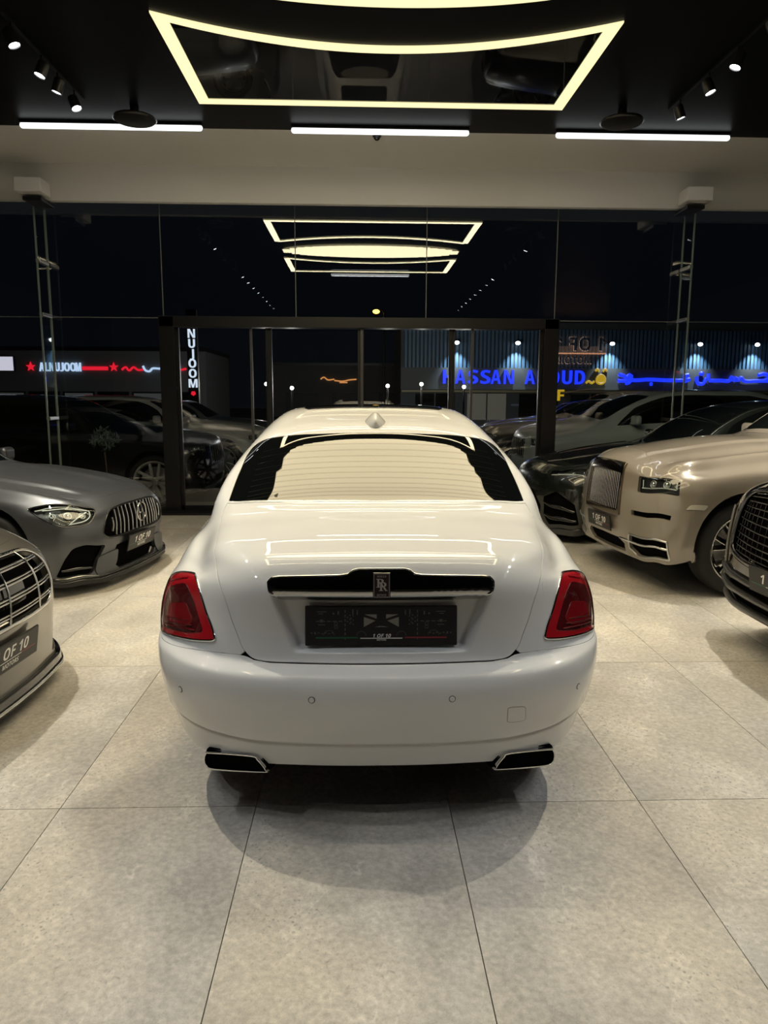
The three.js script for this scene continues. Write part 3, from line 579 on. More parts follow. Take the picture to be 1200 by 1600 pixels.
  mirrorPair((m, f) => {
    const g = new THREE.Group(); g.name = 'tail_light'; car.add(g);
    mesh('lens', panel(skin, [f(tail)], { gap: 0.004, lift: 0.004, bevel: 0.004, max: 0.2, depth: 0.02 }), red, g).userData.label = 'glossy red lens';
    mesh('inner_lens', panel(skin, [f(inner)], { lift: 0.0052, bevel: 0.001, depth: 0.0002 }), redDark, g);
    mesh('reflector', panel(skin, [f(core)], { lift: 0.0064, bevel: 0.001, depth: 0.0002 }), redMid, g);
    for (let k = 0; k < 3; k++) mesh('light_bar', line(skin, f([[4.0 - k * 0.16, 6.55 - k * 0.17], [5.0 + k * 0.04, 6.3 - k * 0.2]]), 0.006, 0.0072, false, 0.002), redMid, g);
    mesh('light_bar', line(skin, f(open([[4.32, 8.1], [4.75, 8.02], [5.18, 7.86]])), 0.012, 0.006, false, 0.002), red, g);
    mesh('chrome_surround', line(skin, f(tail), 0.011, 0.003, true, 0.006), M.chrome, g);
  });
  // chrome bar with its raised middle and the emblem
  const bar = both([[0, 7.72], [1.44, 7.74], [1.52, 7.86], [1.545, 8.2], [1.5, 8.31], [1.38, 8.34], [0.52, 8.4], [0.42, 8.44], [0.36, 8.56], [0.3, 8.6], [0, 8.6]]);
  const barBack = inset(skin, dense(bar, 0.1), -0.004);
  mesh('chrome_bar', panel(skin, [bar], { lift: 0.026, depth: 0.05, bevel: 0.006, max: 0.12 }), M.darkChrome, car);
  mesh('chrome_edge', line(skin, barBack, 0.012, 0.02, true, 0.006), M.chrome, car);
  {
    const tex = canvasTex(128, 192, (g, w, h) => {
      g.fillStyle = '#3a2a2c'; g.fillRect(0, 0, w, h); g.strokeStyle = '#b9b4ae'; g.lineWidth = 5; g.strokeRect(8, 8, w - 16, h - 16);
      g.fillStyle = '#c9c4bd'; g.textAlign = 'center'; g.font = 'bold 92px serif'; g.fillText('R', 54, 112); g.fillText('R', 74, 138); g.font = 'bold 20px serif'; g.fillText('ROLLS', 64, 34); g.fillText('ROYCE', 64, 176);
    });
    const P = skin.at(0, 8.12), N = skin.norm(0, 8.12);
    const e = mesh('emblem', rbox(0.068, 0.098, 0.006, 0.002), [0, 0, 0, 0, 0, 0].map((_, i) => (i === 4 ? std({ map: tex, roughness: 0.3, metalness: 0.4 }) : M.chrome)), car);
    e.position.copy(P).addScaledVector(N, 0.035); e.lookAt(new THREE.Vector3().copy(e.position).add(N).applyMatrix4(car.matrixWorld.identity())); e.userData.label = 'small dark crest on the chrome bar';
  }
  // number plate frame printed with bracket cut-outs
  {
    const tex = canvasTex(960, 264, (g, w, h) => {
      g.fillStyle = '#0c0c0d'; g.fillRect(0, 0, w, h);
      const c = w / 2; g.fillStyle = '#8d8d83';
      for (const m of [1, -1]) {
        const poly = (p) => { g.beginPath(); p.forEach(([x, y], i) => (i ? g.lineTo(c + m * x, y) : g.moveTo(c + m * x, y))); g.closePath(); g.fill(); };
        poly([[30, 52], [110, 52], [30, 82]]); poly([[38, 96], [112, 70], [112, 140]]); poly([[2, 132], [46, 140], [2, 140]]);
      }
      g.fillStyle = '#55554f';
      for (const m of [1, -1]) {
        const r = (x, y, a, b) => g.fillRect(c + m * x - (m < 0 ? a : 0), y, a, b);
        for (let k = 0; k < 7; k++) { r(228, 22 + k * 31, 7, 18); }
        for (let k = 0; k < 5; k++) { r(176 + (k % 2) * 14, 60 + k * 14, 8, 8); r(196 + (k % 2) * 16, 54 + k * 14, 9, 9); r(250 + k * 36, 96, 24, 6); }
        r(150, 22, 8, 34); r(178, 16, 8, 40); r(270, 28, 10, 26); r(300, 40, 12, 12); r(350, 30, 60, 6); r(372, 44, 30, 6); r(372, 86, 20, 20); r(360, 120, 44, 6);
        g.strokeStyle = '#4a4a46'; g.lineWidth = 4; g.strokeRect(c + m * 290 - 9, 106, 18, 18); g.strokeRect(c + m * 290 - 9, 130, 18, 18);
        for (let k = 0; k < 6; k++) r(306 + k * 22, 176 + (k % 2) * 6, 12, 6);
        g.beginPath(); g.arc(c + m * 335, 196, 34, Math.PI, 0); g.stroke(); g.beginPath(); g.arc(c + m * 128, 200, 30, Math.PI, 0); g.stroke();
        r(420, 172, 8, 14); r(440, 176, 10, 8);
      }
      g.fillStyle = '#0c5a36'; g.fillRect(60, 208, 270, 10); g.fillStyle = '#e6e6e2'; g.fillRect(345, 214, 270, 7); g.fillStyle = '#8e2638'; g.fillRect(630, 208, 270, 10);
      g.fillStyle = '#f4f4f0'; g.textAlign = 'center'; g.font = 'italic bold 34px sans-serif'; g.fillText('1 OF 10', c, 212); g.font = 'italic bold 15px sans-serif'; g.fillText('MOTORS', c, 234);
    });
    const p = board(0.596, 0.158, 0.014, tex, car); p.position.set(0, 0.789, -0.162); p.rotation.x = -0.12;
    mesh('plate_lamp_bar', rbox(0.55, 0.016, 0.02, 0.004, 0, 0.69, -0.165), std({ color: lin(0.2, 0.16, 0.14), roughness: 0.3, metalness: 0.6 }), car);
  }
  // bumper details
  const spots = [[0.88, 2.68], [3.48, 2.3]];
  for (const [u, v] of spots) mirrorPair((m) => {
    const P = skin.at(m * u, v), N = skin.norm(m * u, v), q = new THREE.Quaternion().setFromUnitVectors(new THREE.Vector3(0, 0, 1), N);
    const s = mesh('parking_sensor', new THREE.LatheGeometry([[0, 0.003], [0.0095, 0.003], [0.0105, 0.002], [0.011, -0.004]].map((p) => new THREE.Vector2(...p)), 24).rotateX(Math.PI / 2), paint, car); s.position.copy(P); s.quaternion.copy(q);
    const r = mesh('sensor_ring', new THREE.TorusGeometry(0.0118, 0.0012, 6, 28), M.cavity, car); r.position.copy(P).addScaledVector(N, 0.0004); r.quaternion.copy(q);
  });
  const tow = rounded([[1.66, 2.2], [1.94, 2.14], [2.0, 1.57], [1.69, 1.61]], 0.09);
  mesh('tow_hook_cover', panel(skin, [tow], { gap: 0.001, lift: 0.0012, bevel: 0.001, depth: 0.001 }), paint, car);
  mesh('cover_gap', line(skin, tow, 0.003, 0.0, true, 0.0012), std({ color: lin(0.25, 0.23, 0.19), roughness: 0.8 }), car);
  // exhaust tips
  mirrorPair((m) => {
    const o = [[0.707, 0.232], [0.701, 0.257], [0.677, 0.268], [0.509, 0.283], [0.480, 0.271], [0.449, 0.232], [0.463, 0.220], [0.661, 0.197], [0.699, 0.208]].map(([x, y]) => [(x - 0.45) / 0.95, y]);
    const grow = (k) => { const cx = 0.137, cy = 0.241; return o.map(([x, y]) => new THREE.Vector2(m * (cx + (x - cx) * (1 + k / 0.13)), cy + (y - cy) * (1 + k / 0.034))); };
    const sp = (pts) => new THREE.Shape(new THREE.SplineCurve([...pts, pts[0]]).getPoints(72));
    const g = new THREE.Group(); g.name = 'exhaust_tip'; g.position.set(m * 0.45, 0, -0.092); g.rotation.y = m * 0.318; car.add(g);
    const ringS = sp(grow(0)); ringS.holes.push(new THREE.Path(sp(grow(-0.004)).getPoints()));
    mesh('chrome_rim', new THREE.ExtrudeGeometry(ringS, { depth: 0.08, bevelEnabled: true, bevelSize: 0.001, bevelThickness: 0.001, bevelSegments: 1 }).translate(0, 0, -0.07), M.chrome, g);
    mesh('pipe_mouth', new THREE.ShapeGeometry(sp(grow(-0.003))).translate(0, 0, -0.004), M.cavity, g);
    const bl = sp(grow(0.005)); bl.holes.push(new THREE.Path(sp(grow(0.0)).getPoints()));
    mesh('black_surround', new THREE.ExtrudeGeometry(bl, { depth: 0.06, bevelEnabled: false }).translate(0, 0.004, -0.07), M.cavity, g);
  });
  // roof aerial
  {
    const g = new THREE.SphereGeometry(1, 28, 16, 0, Math.PI * 2, 0, Math.PI / 2), p = g.attributes.position;
    for (let i = 0; i < p.count; i++) { const h = p.getY(i); p.setXYZ(i, p.getX(i) * 0.058 * (1 - 0.55 * h), h * 0.062, (p.getZ(i) * 0.11 + h * 0.035)); }
    g.computeVertexNormals();
    const P = skin.at(0, 17.35), a = mesh('roof_aerial', g, paint, car); a.position.copy(P).y -= 0.002; a.rotation.x = 0.33;
    const b = mesh('aerial_base', new THREE.TorusGeometry(1, 0.03, 8, 36).rotateX(Math.PI / 2).scale(0.058, 0.02, 0.11), std({ color: lin(0.3, 0.3, 0.29), roughness: 0.5 }), car); b.position.copy(a.position); b.rotation.x = 0.33;
  }
  // door mirrors, underbody and wheels
  mirrorPair((m) => {
    const g = new THREE.SphereGeometry(1, 20, 14).scale(0.12, 0.075, 0.06); mesh('door_mirror', g, paint, car).position.set(m * 0.99, 1.06, -3.62);
    mesh('mirror_foot', box(0.14, 0.03, 0.06, m * 0.92, 1.01, -3.62), paint, car);
  });
  mesh('underbody', merge([box(1.5, 0.2, 4.3, 0, 0.36, -2.75), box(1.36, 0.22, 0.62, 0, 0.44, -0.55)]), M.cavity, car);
  for (const s of [1.2, 4.495]) mirrorPair((m) => wheel(car, m * 0.83, 0.37, -s, 0.37, 0.26, { spokes: 10 }));
}
// rows for the other cars run from the front bumper's lower edge over bonnet and roof to the tail.
// each: [s, y on the centre line | x, y, s at bonnet or roof edge | at wing crest or belt | at widest | low on the side]; s metres behind the nose
function ribsFrom(rows, sillY = 0.3, bulge = 0) {
  const full = rows.map(([s0, y0, x3, y3, s3, x5, y5, s5, x6, y6, s6, x7, y7, s7]) => {
    const mid = (t, p) => [x3 * t, y0 + (y3 - y0) * t ** p, s0 + (s3 - s0) * t ** p];
    const wing = s0 > 0.1 && s0 < 1.62 && y0 > 0.6 ? bulge : 0;
    const r4 = [(x3 + x5) / 2 + 0.008 + wing * 0.6, (y3 + y5) / 2 + 0.012 + wing, (s3 + s5) / 2 - 0.012];
    return [[0, y0, s0], mid(0.42, 2.2), mid(0.76, 2.3), [x3, y3, s3], r4, [x5, y5, s5], [x6, y6, s6], [x7, y7, s7], [x7 - 0.012, Math.min(sillY, y7 - 0.02), s7 + 0.005]];
  });
  return full[0].map((_, r) => full.map((row) => [row[r][0], row[r][1], -row[r][2]]));
}
const beigeRows = [
 [.13,.24, .66,.25,.15, .875,.27,.235, .945,.30,.33, .96,.32,.40],
 [.05,.39, .68,.40,.11, .905,.42,.215, .975,.43,.32, .985,.44,.41],
 [.02,.55, .69,.55,.11, .92,.56,.225, .99,.56,.33, .997,.56,.43],
 [.01,.64, .69,.66,.11, .925,.68,.235, .995,.68,.34, 1.0,.66,.46],
 [.015,.76, .68,.78,.12, .925,.80,.25, .995,.79,.37, 1.0,.75,.52],
 [.03,.92, .66,.92,.14, .915,.92,.27, .99,.90,.42, 1.0,.82,.60],
 [.05,1.05, .64,1.01,.17, .895,.99,.31, .982,.955,.48, 1.0,.86,.68],
 [.085,1.11, .62,1.05,.21, .875,1.028,.36, .978,.985,.55, 1.0,.88,.76],
 [.17,1.15, .61,1.09,.29, .865,1.055,.46, .975,1.01,.66, 1.0,.89,.86],
 [.55,1.225, .63,1.15,.64, .865,1.10,.74, .975,1.04,.90, 1.0,.90,1.0],
 [1.05,1.29, .67,1.21,1.14, .87,1.14,1.16, .98,1.06,1.22, 1.0,.90,1.28],
 [1.58,1.335, .73,1.26,1.68, .88,1.18,1.68, .985,1.08,1.68, 1.0,.90,1.68],
 [1.68,1.365, .75,1.29,1.82, .875,1.205,1.84, .985,1.09,1.84, 1.0,.90,1.84],
 [1.98,1.53, .69,1.48,2.08, .865,1.22,2.06, .985,1.10,2.06, 1.0,.90,2.06],
 [2.36,1.73, .62,1.69,2.44, .855,1.24,2.4, .985,1.12,2.4, 1.0,.90,2.4],
 [2.8,1.80, .60,1.765,2.85, .85,1.26,2.8, .985,1.14,2.8, 1.0,.90,2.8],
 [3.5,1.815, .60,1.78,3.5, .85,1.28,3.5, .985,1.15,3.5, 1.0,.90,3.5],
 [4.4,1.76, .58,1.72,4.4, .84,1.28,4.4, .98,1.15,4.4, .998,.90,4.4],
 [4.85,1.55, .58,1.50,4.78, .84,1.26,4.72, .97,1.13,4.7, .985,.90,4.7],
 [5.05,1.2, .62,1.18,5.0, .84,1.15,4.92, .955,1.08,4.85, .975,.88,4.82],
 [5.25,.95, .66,.94,5.2, .85,.92,5.08, .95,.88,4.95, .97,.80,4.88],
 [5.28,.6, .68,.6,5.23, .86,.6,5.1, .95,.58,4.96, .97,.55,4.9],
 [5.2,.34, .68,.34,5.15, .85,.34,5.04, .94,.34,4.94, .96,.34,4.9],
];
const greyRows = [
 [.05,.075, .62,.075,.11, .86,.08,.30, .915,.11,.44, .925,.16,.50],
 [.055,.18, .63,.18,.12, .875,.19,.31, .925,.22,.45, .93,.23,.52],
 [.05,.32, .63,.32,.12, .885,.33,.30, .93,.33,.45, .935,.32,.55],
 [.02,.45, .62,.45,.10, .89,.46,.29, .935,.46,.46, .94,.43,.60],
 [.01,.58, .60,.58,.10, .885,.58,.30, .935,.57,.50, .94,.51,.66],
 [.05,.70, .58,.685,.14, .865,.675,.36, .93,.65,.58, .94,.56,.74],
 [.14,.77, .56,.745,.22, .84,.735,.46, .92,.70,.68, .94,.59,.84],
 [.40,.83, .60,.815,.48, .83,.80,.62, .915,.75,.82, .94,.61,.95],
 [.85,.905, .66,.885,.90, .84,.855,.95, .92,.79,1.05, .94,.63,1.1],
 [1.35,.965, .70,.94,1.4, .85,.90,1.4, .925,.82,1.4, .94,.65,1.4],
 [1.62,1.0, .72,.97,1.74, .85,.93,1.74, .93,.84,1.74, .94,.66,1.74],
 [2.0,1.2, .64,1.17,2.08, .82,.95,2.08, .93,.86,2.08, .94,.67,2.08],
 [2.45,1.38, .55,1.35,2.5, .80,.97,2.45, .93,.88,2.45, .94,.68,2.45],
 [3.0,1.45, .53,1.42,3.0, .80,.98,3.0, .93,.89,3.0, .94,.68,3.0],
 [3.7,1.40, .54,1.37,3.65, .80,.99,3.7, .93,.90,3.7, .94,.68,3.7],
 [4.4,1.08, .62,1.06,4.3, .80,1.0,4.25, .92,.92,4.2, .94,.68,4.2],
 [4.75,1.04, .62,1.02,4.68, .80,.98,4.58, .90,.91,4.45, .93,.68,4.4],
 [4.86,.75, .64,.74,4.8, .82,.73,4.68, .90,.70,4.55, .92,.6,4.48],
 [4.75,.3, .62,.3,4.7, .80,.3,4.6, .88,.3,4.52, .9,.3,4.48],
];
const vary = (rows, kx, ky, ks) => rows.map((r) => r.map((q, i) => { const w = i === 0 ? 2 : i === 1 ? 1 : (i - 2) % 3; return w === 0 ? q * kx : w === 1 ? q * ky : typeof ks === 'function' ? ks(q) : q * ks; }));
// ------------------------------------------------------------------ the other cars
const mirrored = (half) => [...half, ...flip(half).reverse()];
const kinds = {
  tall: {
    rows: beigeRows, sill: 0.3, screen: mirrored([[0, 12.1], [2.7, 12.1], [2.86, 12.35], [2.78, 13.85], [2.5, 14.05], [0, 14.05]]), rear: mirrored([[0, 17.5], [2.4, 17.5], [2.6, 18.6], [0, 18.65]]),
    side: rounded([[3.45, 13.4], [4.85, 12.65], [4.88, 14.5], [4.88, 17.4], [3.4, 17.2], [3.25, 14.5]], 0.15),
    hood: mirrored([[0, 8.3], [0.9, 8.26], [1.8, 8.12], [2.4, 7.7], [2.9, 8.15], [3.0, 9.2], [2.86, 10.1], [2.8, 11.4], [0, 11.5]]),
    axles: [0.86, 4.16], y: 0.41, r: 0.46, wr: 0.41,
  },
  low: {
    rows: greyRows, sill: 0.2, screen: mirrored([[0, 10.15], [2.7, 10.15], [2.8, 10.4], [2.72, 11.9], [2.5, 12.05], [0, 12.05]]), rear: mirrored([[0, 14.2], [2.6, 14.2], [2.7, 14.9], [0, 14.92]]),
    side: rounded([[3.4, 11.3], [4.85, 10.6], [4.88, 12.5], [4.86, 14.4], [3.6, 14.2], [3.2, 12.6]], 0.15),
    hood: mirrored([[0, 6.2], [1.2, 6.14], [2.3, 6.2], [2.86, 6.24], [3.05, 6.6], [3.15, 7.6], [3.0, 9.0], [2.9, 9.8], [0, 9.9]]),
    axles: [0.9, 3.85], y: 0.35, r: 0.385, wr: 0.345,
  },
};
// body, glass, lamps, wheels; openings = [{ name, loop, pair, back, depth }]
function buildCar(name, label, { kind, kx = 1, ky = 1, ks = 1, paint, at, turn, openings = [], rim = {}, axles, group, smooth = 4, bulge = 0, relief = null, fine = 0.28, detail = true }) {
  const K = kinds[kind], plain = kx === 1 && ky === 1 && ks === 1;
  const skin = new Skin(ribsFrom(plain ? K.rows : vary(K.rows, kx, ky, ks), K.sill * ky, bulge), smooth, detail ? 8 : 4);
  skin.disp = relief;
  const car = thing(name, label, 'car', group); car.position.copy(V(...at)); car.rotation.y = turn * Math.PI / 180;
  const sAt = typeof ks === 'function' ? ks : (q) => q * ks, ax = (axles || K.axles.map(sAt)), wy = K.wr, E = skin.R - 1;
  const edge = sill(skin, ax.map((s) => [s, wy + 0.03, K.r]), K.sill * ky), outer = [...edge, ...flip(edge).reverse()];
  const holes = [K.screen, K.side, flip(K.side), K.rear];
  for (const o of openings) { holes.push(o.loop); if (o.pair) holes.push(flip(o.loop)); }
  if (detail) holes.push(K.hood);
  mesh('body_shell', panel(skin, [outer, ...holes], { gap: 0.0015, max: fine, depth: 0.03 }), paint, car);
  if (detail) { mesh('hood', panel(skin, [K.hood], { gap: 0.0025, max: relief ? 0.12 : fine }), paint, car); mesh('hood_gap', line(skin, K.hood, 0.014, -0.01, true, 0.003), M.cavity, car); }
  mesh('windshield', panel(skin, [K.screen], { max: 0.4, lift: -0.003 }), M.tint, car);
  mesh('rear_window', panel(skin, [K.rear], { max: 0.4, lift: -0.003 }), M.tint, car);
  mirrorPair((m, f) => {
    mesh('side_window', panel(skin, [f(K.side)], { max: 0.4, lift: -0.003 }), M.tint, car);
    const P = skin.at(m * 4.7, kind === 'tall' ? 13.3 : 10.9);
    const g = mesh('door_mirror', rbox(0.23, 0.15, 0.1, 0.045, 0, 0, 0, 4), paint, car); g.position.copy(P).add(new THREE.Vector3(m * 0.19, 0.05, 0)); g.rotation.y = m * 0.15;
    mesh('mirror_glass', rbox(0.2, 0.12, 0.004, 0.001), M.tint, car).position.copy(g.position).add(new THREE.Vector3(0, 0, -0.051));
    mesh('mirror_foot', box(0.14, 0.03, 0.06), paint, car).position.copy(P).add(new THREE.Vector3(m * 0.06, -0.01, 0));
  });
  for (const o of openings) for (const m of o.pair ? [1, -1] : [1]) mesh(o.name, panel(skin, [m > 0 ? o.loop : flip(o.loop)], { lift: -(o.depth ?? 0.03), gap: -0.004, depth: 0, max: 0.4 }), o.back || M.cavity, car);
  const front = -skin.at(0, 3).z, tail = -skin.at(0, skin.S - 3).z, w = skin.at(5, kind === 'tall' ? 10 : 8).x;
  mesh('underbody', box(w * 1.5, 0.25, tail - front - 1.0, 0, 0.36, -(front + tail) / 2), M.cavity, car);
  for (const s of ax) mirrorPair((m) => wheel(car, m * (skin.at(7, kind === 'tall' ? 10 : 9).x - 0.135), wy, -s, wy, 0.25, rim));
  return { car, skin };
}
// lamp unit behind clear glass; loop is the opening on the +u side
function headlight(car, skin, loop, { bulbs = [], strip = null, both = true, rim = null }) {
  for (const m of both ? [1, -1] : [1]) {
    const f = (l) => (m > 0 ? l : flip(l)), g = new THREE.Group(); g.name = 'headlight'; car.add(g);
    mesh('lamp_housing', panel(skin, [f(loop)], { lift: -0.04, gap: -0.004, depth: 0, max: 0.4 }), M.plastic, g);
    for (const [u, v, r] of bulbs) {
      const P = skin.at(m * u, v), N = skin.norm(m * u, v), q = new THREE.Quaternion().setFromUnitVectors(new THREE.Vector3(0, 1, 0), N);
      const b = mesh('projector', new THREE.SphereGeometry(r * 0.8, 18, 10, 0, 6.3, 0, Math.PI / 2), M.chrome, g); b.position.copy(P).addScaledVector(N, -0.038); b.quaternion.copy(q);
      const t = mesh('projector_ring', new THREE.TorusGeometry(r, r * 0.14, 8, 24).rotateX(Math.PI / 2), M.satinMetal, g); t.position.copy(P).addScaledVector(N, -0.03); t.quaternion.copy(q);
    }
    if (strip) for (const s of strip) mesh('light_guide', line(skin, f(s), 0.012, -0.02, false, 0.005), std({ color: lin(0.7, 0.72, 0.72), roughness: 0.25 }), g);
    if (rim) mesh('lamp_trim', line(skin, f(loop), 0.01, 0.0, true, 0.003), rim, g);
    mesh('lamp_cover', panel(skin, [f(loop)], { lift: -0.001, gap: 0.001, depth: 0, max: 0.3 }), M.lampGlass, g);
  }
}
function frontPlate(car, skin, v, out = 0.02, w = 0.53, u = 0) {
  const P = skin.at(u, v), N = skin.norm(u, v), p = board(w, w * 0.29, 0.012, dealerPlate, car); p.position.copy(P).addScaledVector(N, out);
  p.rotation.x = -Math.asin(Math.max(-0.3, Math.min(0.3, N.y))); p.children[1].userData.label = 'black plate reading 1 OF 10 MOTORS'; return p;
}
// --- beige luxury off-roader
{
  const paint = phy({ color: lin(0.275, 0.24, 0.20), roughness: 0.3, clearcoat: 1, clearcoatRoughness: 0.02, metalness: 0.1 });
  const gOut = rounded(mirrored([[0, 2.78], [1.27, 2.76], [1.25, 6.7], [0, 6.85]]), 0.06), gIn = mirrored([[0, 3.15], [1.14, 3.13], [1.13, 5.62], [0, 5.72]]);
  const head = rounded([[2.2, 5.68], [4.9, 5.98], [5.1, 4.54], [2.25, 4.55]], 0.12), slot = rounded([[1.95, 3.35], [4.83, 3.15], [4.8, 2.8], [1.97, 2.93]], 0.06);
  const low = rounded([[1.87, 1.5], [4.86, 1.36], [5.15, 0.28], [2.3, 0.26], [1.8, 0.6]], 0.1), mid = mirrored([[0, 1.15], [1.1, 1.1], [1.45, 0.8], [1.3, 0.25], [0, 0.2]]);
  const { car, skin } = buildCar('luxury_suv', 'beige luxury off-roader with tall upright grille and square headlights', {
    kind: 'tall', paint, at: [2.29, 0, 6.8], turn: -84.4, fine: 0.22, smooth: 2, bulge: 0.028, relief: (P, u, v) => { if (v > 6.8 && v < 12) P.y += 0.016 * (1 - ss(1.2, 1.5, Math.abs(u))) * ss(7.2, 8.3, v) * (1 - ss(10.4, 11.4, v)); return P; }, rim: { spokes: 7, twin: true, mat: M.darkChrome },
    openings: [{ name: 'grille_back', loop: gIn, depth: 0.07 }, { name: 'air_slot', loop: slot, pair: true }, { name: 'lower_intake', loop: low, pair: true }, { name: 'center_intake', loop: mid }, { name: 'lamp_recess', loop: head, pair: true, depth: 0.05 }],
  });
  const bronze = std({ color: lin(0.30, 0.26, 0.21), metalness: 1, roughness: 0.16 });
  const gr = new THREE.Group(); gr.name = 'grille'; car.add(gr);
  mesh('grille_frame', panel(skin, [gOut, gIn], { lift: 0.02, depth: 0.05, bevel: 0.005, max: 0.2 }), bronze, gr);
  const y0 = skin.at(0, 3.15).y + 0.006, y1 = skin.at(0, 5.68).y - 0.004, tilt = Math.atan2(skin.at(0, 3.15).z - skin.at(0, 5.68).z, y1 - y0);
  for (let i = -10; i <= 10; i++) { const x = i * 0.0305, z = skin.at(x / 0.288, 4.4).z; const v = mesh('grille_vane', rbox(0.011, y1 - y0, 0.05, 0.004, 0, 0, 0), M.chrome, gr); v.position.set(x, (y0 + y1) / 2, z - 0.026); v.rotation.x = -tilt; }
  headlight(car, skin, head, { bulbs: [[3.1, 5.25, 0.03], [4.1, 5.3, 0.03]], strip: [[[2.45, 4.85], [4.8, 4.95]], [[2.45, 5.45], [2.5, 4.9]], [[4.75, 5.7], [4.85, 4.95]]] });
  mesh('chrome_strip', line(skin, open([[1.2, 1.12], [1.85, 1.05], [3.4, 0.98], [5.0, 0.9]]), 0.02, 0.004, false, 0.006), M.chrome, car);
  mirrorPair((m, f) => {
    mesh('intake_frame', line(skin, f(low), 0.018, 0.004, true, 0.006), M.satinMetal, car);
    mesh('side_marker', panel(skin, [f(rounded([[5.62, 3.66], [5.78, 4.0], [6.66, 4.22], [6.62, 3.84]], 0.08))], { lift: 0.004, depth: 0.004 }), std({ color: lin(0.55, 0.52, 0.45), roughness: 0.25 }), car);
  });
  // mascot stand on the bonnet lip is folded away; the plate hangs under the grille
  frontPlate(car, skin, 1.85, 0.03, 0.5);
}
// --- matt grey sports saloon
{
  const paint = phy({ color: lin(0.11, 0.115, 0.125), roughness: 0.34, metalness: 0.75, clearcoat: 0.25, clearcoatRoughness: 0.3 });
  const grille = open([[0, 2.95], [1.1, 2.86], [2.13, 3.0], [2.62, 3.36], [2.5, 4.05], [1.9, 4.84], [1.05, 5.07], [0, 5.1]], 5), gl = mirrored(grille.slice(0)).slice(0, -1);
  const head = curve2([[5.31, 6.22], [4.76, 6.27], [4.04, 5.98], [2.92, 5.4], [2.98, 4.9], [3.2, 4.48], [3.5, 4.11], [4.16, 3.97], [4.84, 4.18], [5.26, 4.69], [5.4, 5.58]], true, 4);
  const intake = rounded([[5.25, 0.75], [4.76, 1.85], [4.35, 2.52], [3.62, 2.7], [2.3, 2.52], [2.75, 1.7], [3.4, 0.72]], 0.2);
  const center = mirrored([[0, 0.6], [1.3, 0.6], [1.75, 1.2], [1.5, 2.3], [0, 2.4]]);
  const { car, skin } = buildCar('sports_saloon', 'satin grey sports saloon with vertical bar grille and front splitter', {
    kind: 'low', paint, at: [-2.04, 0, 6.8], turn: 80, fine: 0.22, smooth: 3, bulge: 0.014, relief: (P, u, v) => { if (v > 6.2 && v < 10) P.y += 0.02 * ss(6.3, 7.6, v) * (1 - ss(9.2, 9.9, v)) * (ss(0.9, 1.5, Math.abs(u)) - ss(1.7, 2.0, Math.abs(u))); return P; }, rim: { spokes: 5, twin: true, mat: M.pianoBlack },
    openings: [{ name: 'grille_back', loop: gl, depth: 0.05 }, { name: 'side_intake', loop: intake, pair: true, depth: 0.05 }, { name: 'center_intake', loop: center, depth: 0.05 }, { name: 'lamp_recess', loop: head, pair: true, depth: 0.05 }],
  });
  const gr = new THREE.Group(); gr.name = 'grille'; car.add(gr);
  mesh('grille_frame', line(skin, gl, 0.014, 0.001, true, 0.005), M.pianoBlack, gr);
  for (let i = -7; i <= 7; i++) {
    const x = i * 0.066, u = x / 0.24, top = 5.05 - Math.abs(i) * Math.abs(i) * 0.006, a = skin.at(u, 3.05 + (Math.abs(i) > 6 ? 0.3 : 0)), b = skin.at(u, Math.min(top, Math.abs(i) > 6 ? 4.3 : 5));
    mesh('grille_bar', tube([a, a.clone().lerp(b, 0.5).add(new THREE.Vector3(0, 0, 0.012)), b], 0.0085, 8, 6), M.satinMetal, gr);
  }
  { const c = skin.at(0, 4.2), e = mesh('round_badge', new THREE.TorusGeometry(0.085, 0.008, 8, 40), M.chrome, gr); e.position.copy(c); e.position.z += 0.012; for (let k = 0; k < 3; k++) { const s = mesh('badge_spoke', box(0.012, 0.085, 0.008, 0, 0.0425, 0), M.chrome, gr); s.position.copy(e.position); s.rotation.z = k * Math.PI * 2 / 3; } }
  headlight(car, skin, head, { bulbs: [[3.6, 4.85, 0.026], [4.25, 5.0, 0.03], [4.85, 5.3, 0.022]], strip: [open([[5.2, 6.05], [4.6, 6.05], [3.9, 5.75], [3.15, 5.3]]), open([[3.15, 5.3], [3.3, 4.65], [3.7, 4.3], [4.4, 4.2]])], rim: M.pianoBlack });
  mirrorPair((m, f) => {
    mesh('intake_wing', panel(skin, [f(rounded([[2.85, 1.81], [1.4, 2.0], [1.5, 1.3], [1.9, 0.5], [2.9, 0.5], [3.13, 1.0]], 0.2))], { lift: 0.012, depth: 0.03, bevel: 0.004 }), paint, car);
    mesh('intake_blade', line(skin, f(open([[4.9, 1.2], [4.2, 1.15], [3.2, 1.2]])), 0.02, -0.01, false, 0.006), M.pianoBlack, car);
    mesh('intake_lip', line(skin, f(open([[5.35, 0.62], [4.4, 0.62], [3.3, 0.6], [2.2, 0.55]])), 0.016, 0.005, false, 0.005), M.darkChrome, car);
    mesh('sensor_dot', line(skin, f([[5.6, 4.15], [5.66, 4.2]]), 0.02, 0.001, false, 0.003), paint, car);
  });
  mesh('front_splitter', panel(skin, [mirrored([[0, 0.02], [4.2, 0.02], [5.6, 0.12], [6.3, 0.4], [6.2, 0.6], [5.2, 0.42], [3, 0.36], [0, 0.36]])], { lift: 0.03, depth: 0.05, bevel: 0.006 }), M.plastic, car);
  mesh('splitter_trim', line(skin, open([[-6, 0.55], [-5.2, 0.42], [-3, 0.36], [0, 0.36], [3, 0.36], [5.2, 0.42], [6, 0.55]]), 0.01, 0.034, false, 0.004), M.pianoBlack, car);
  frontPlate(car, skin, 2.25, 0.035, 0.52);
}
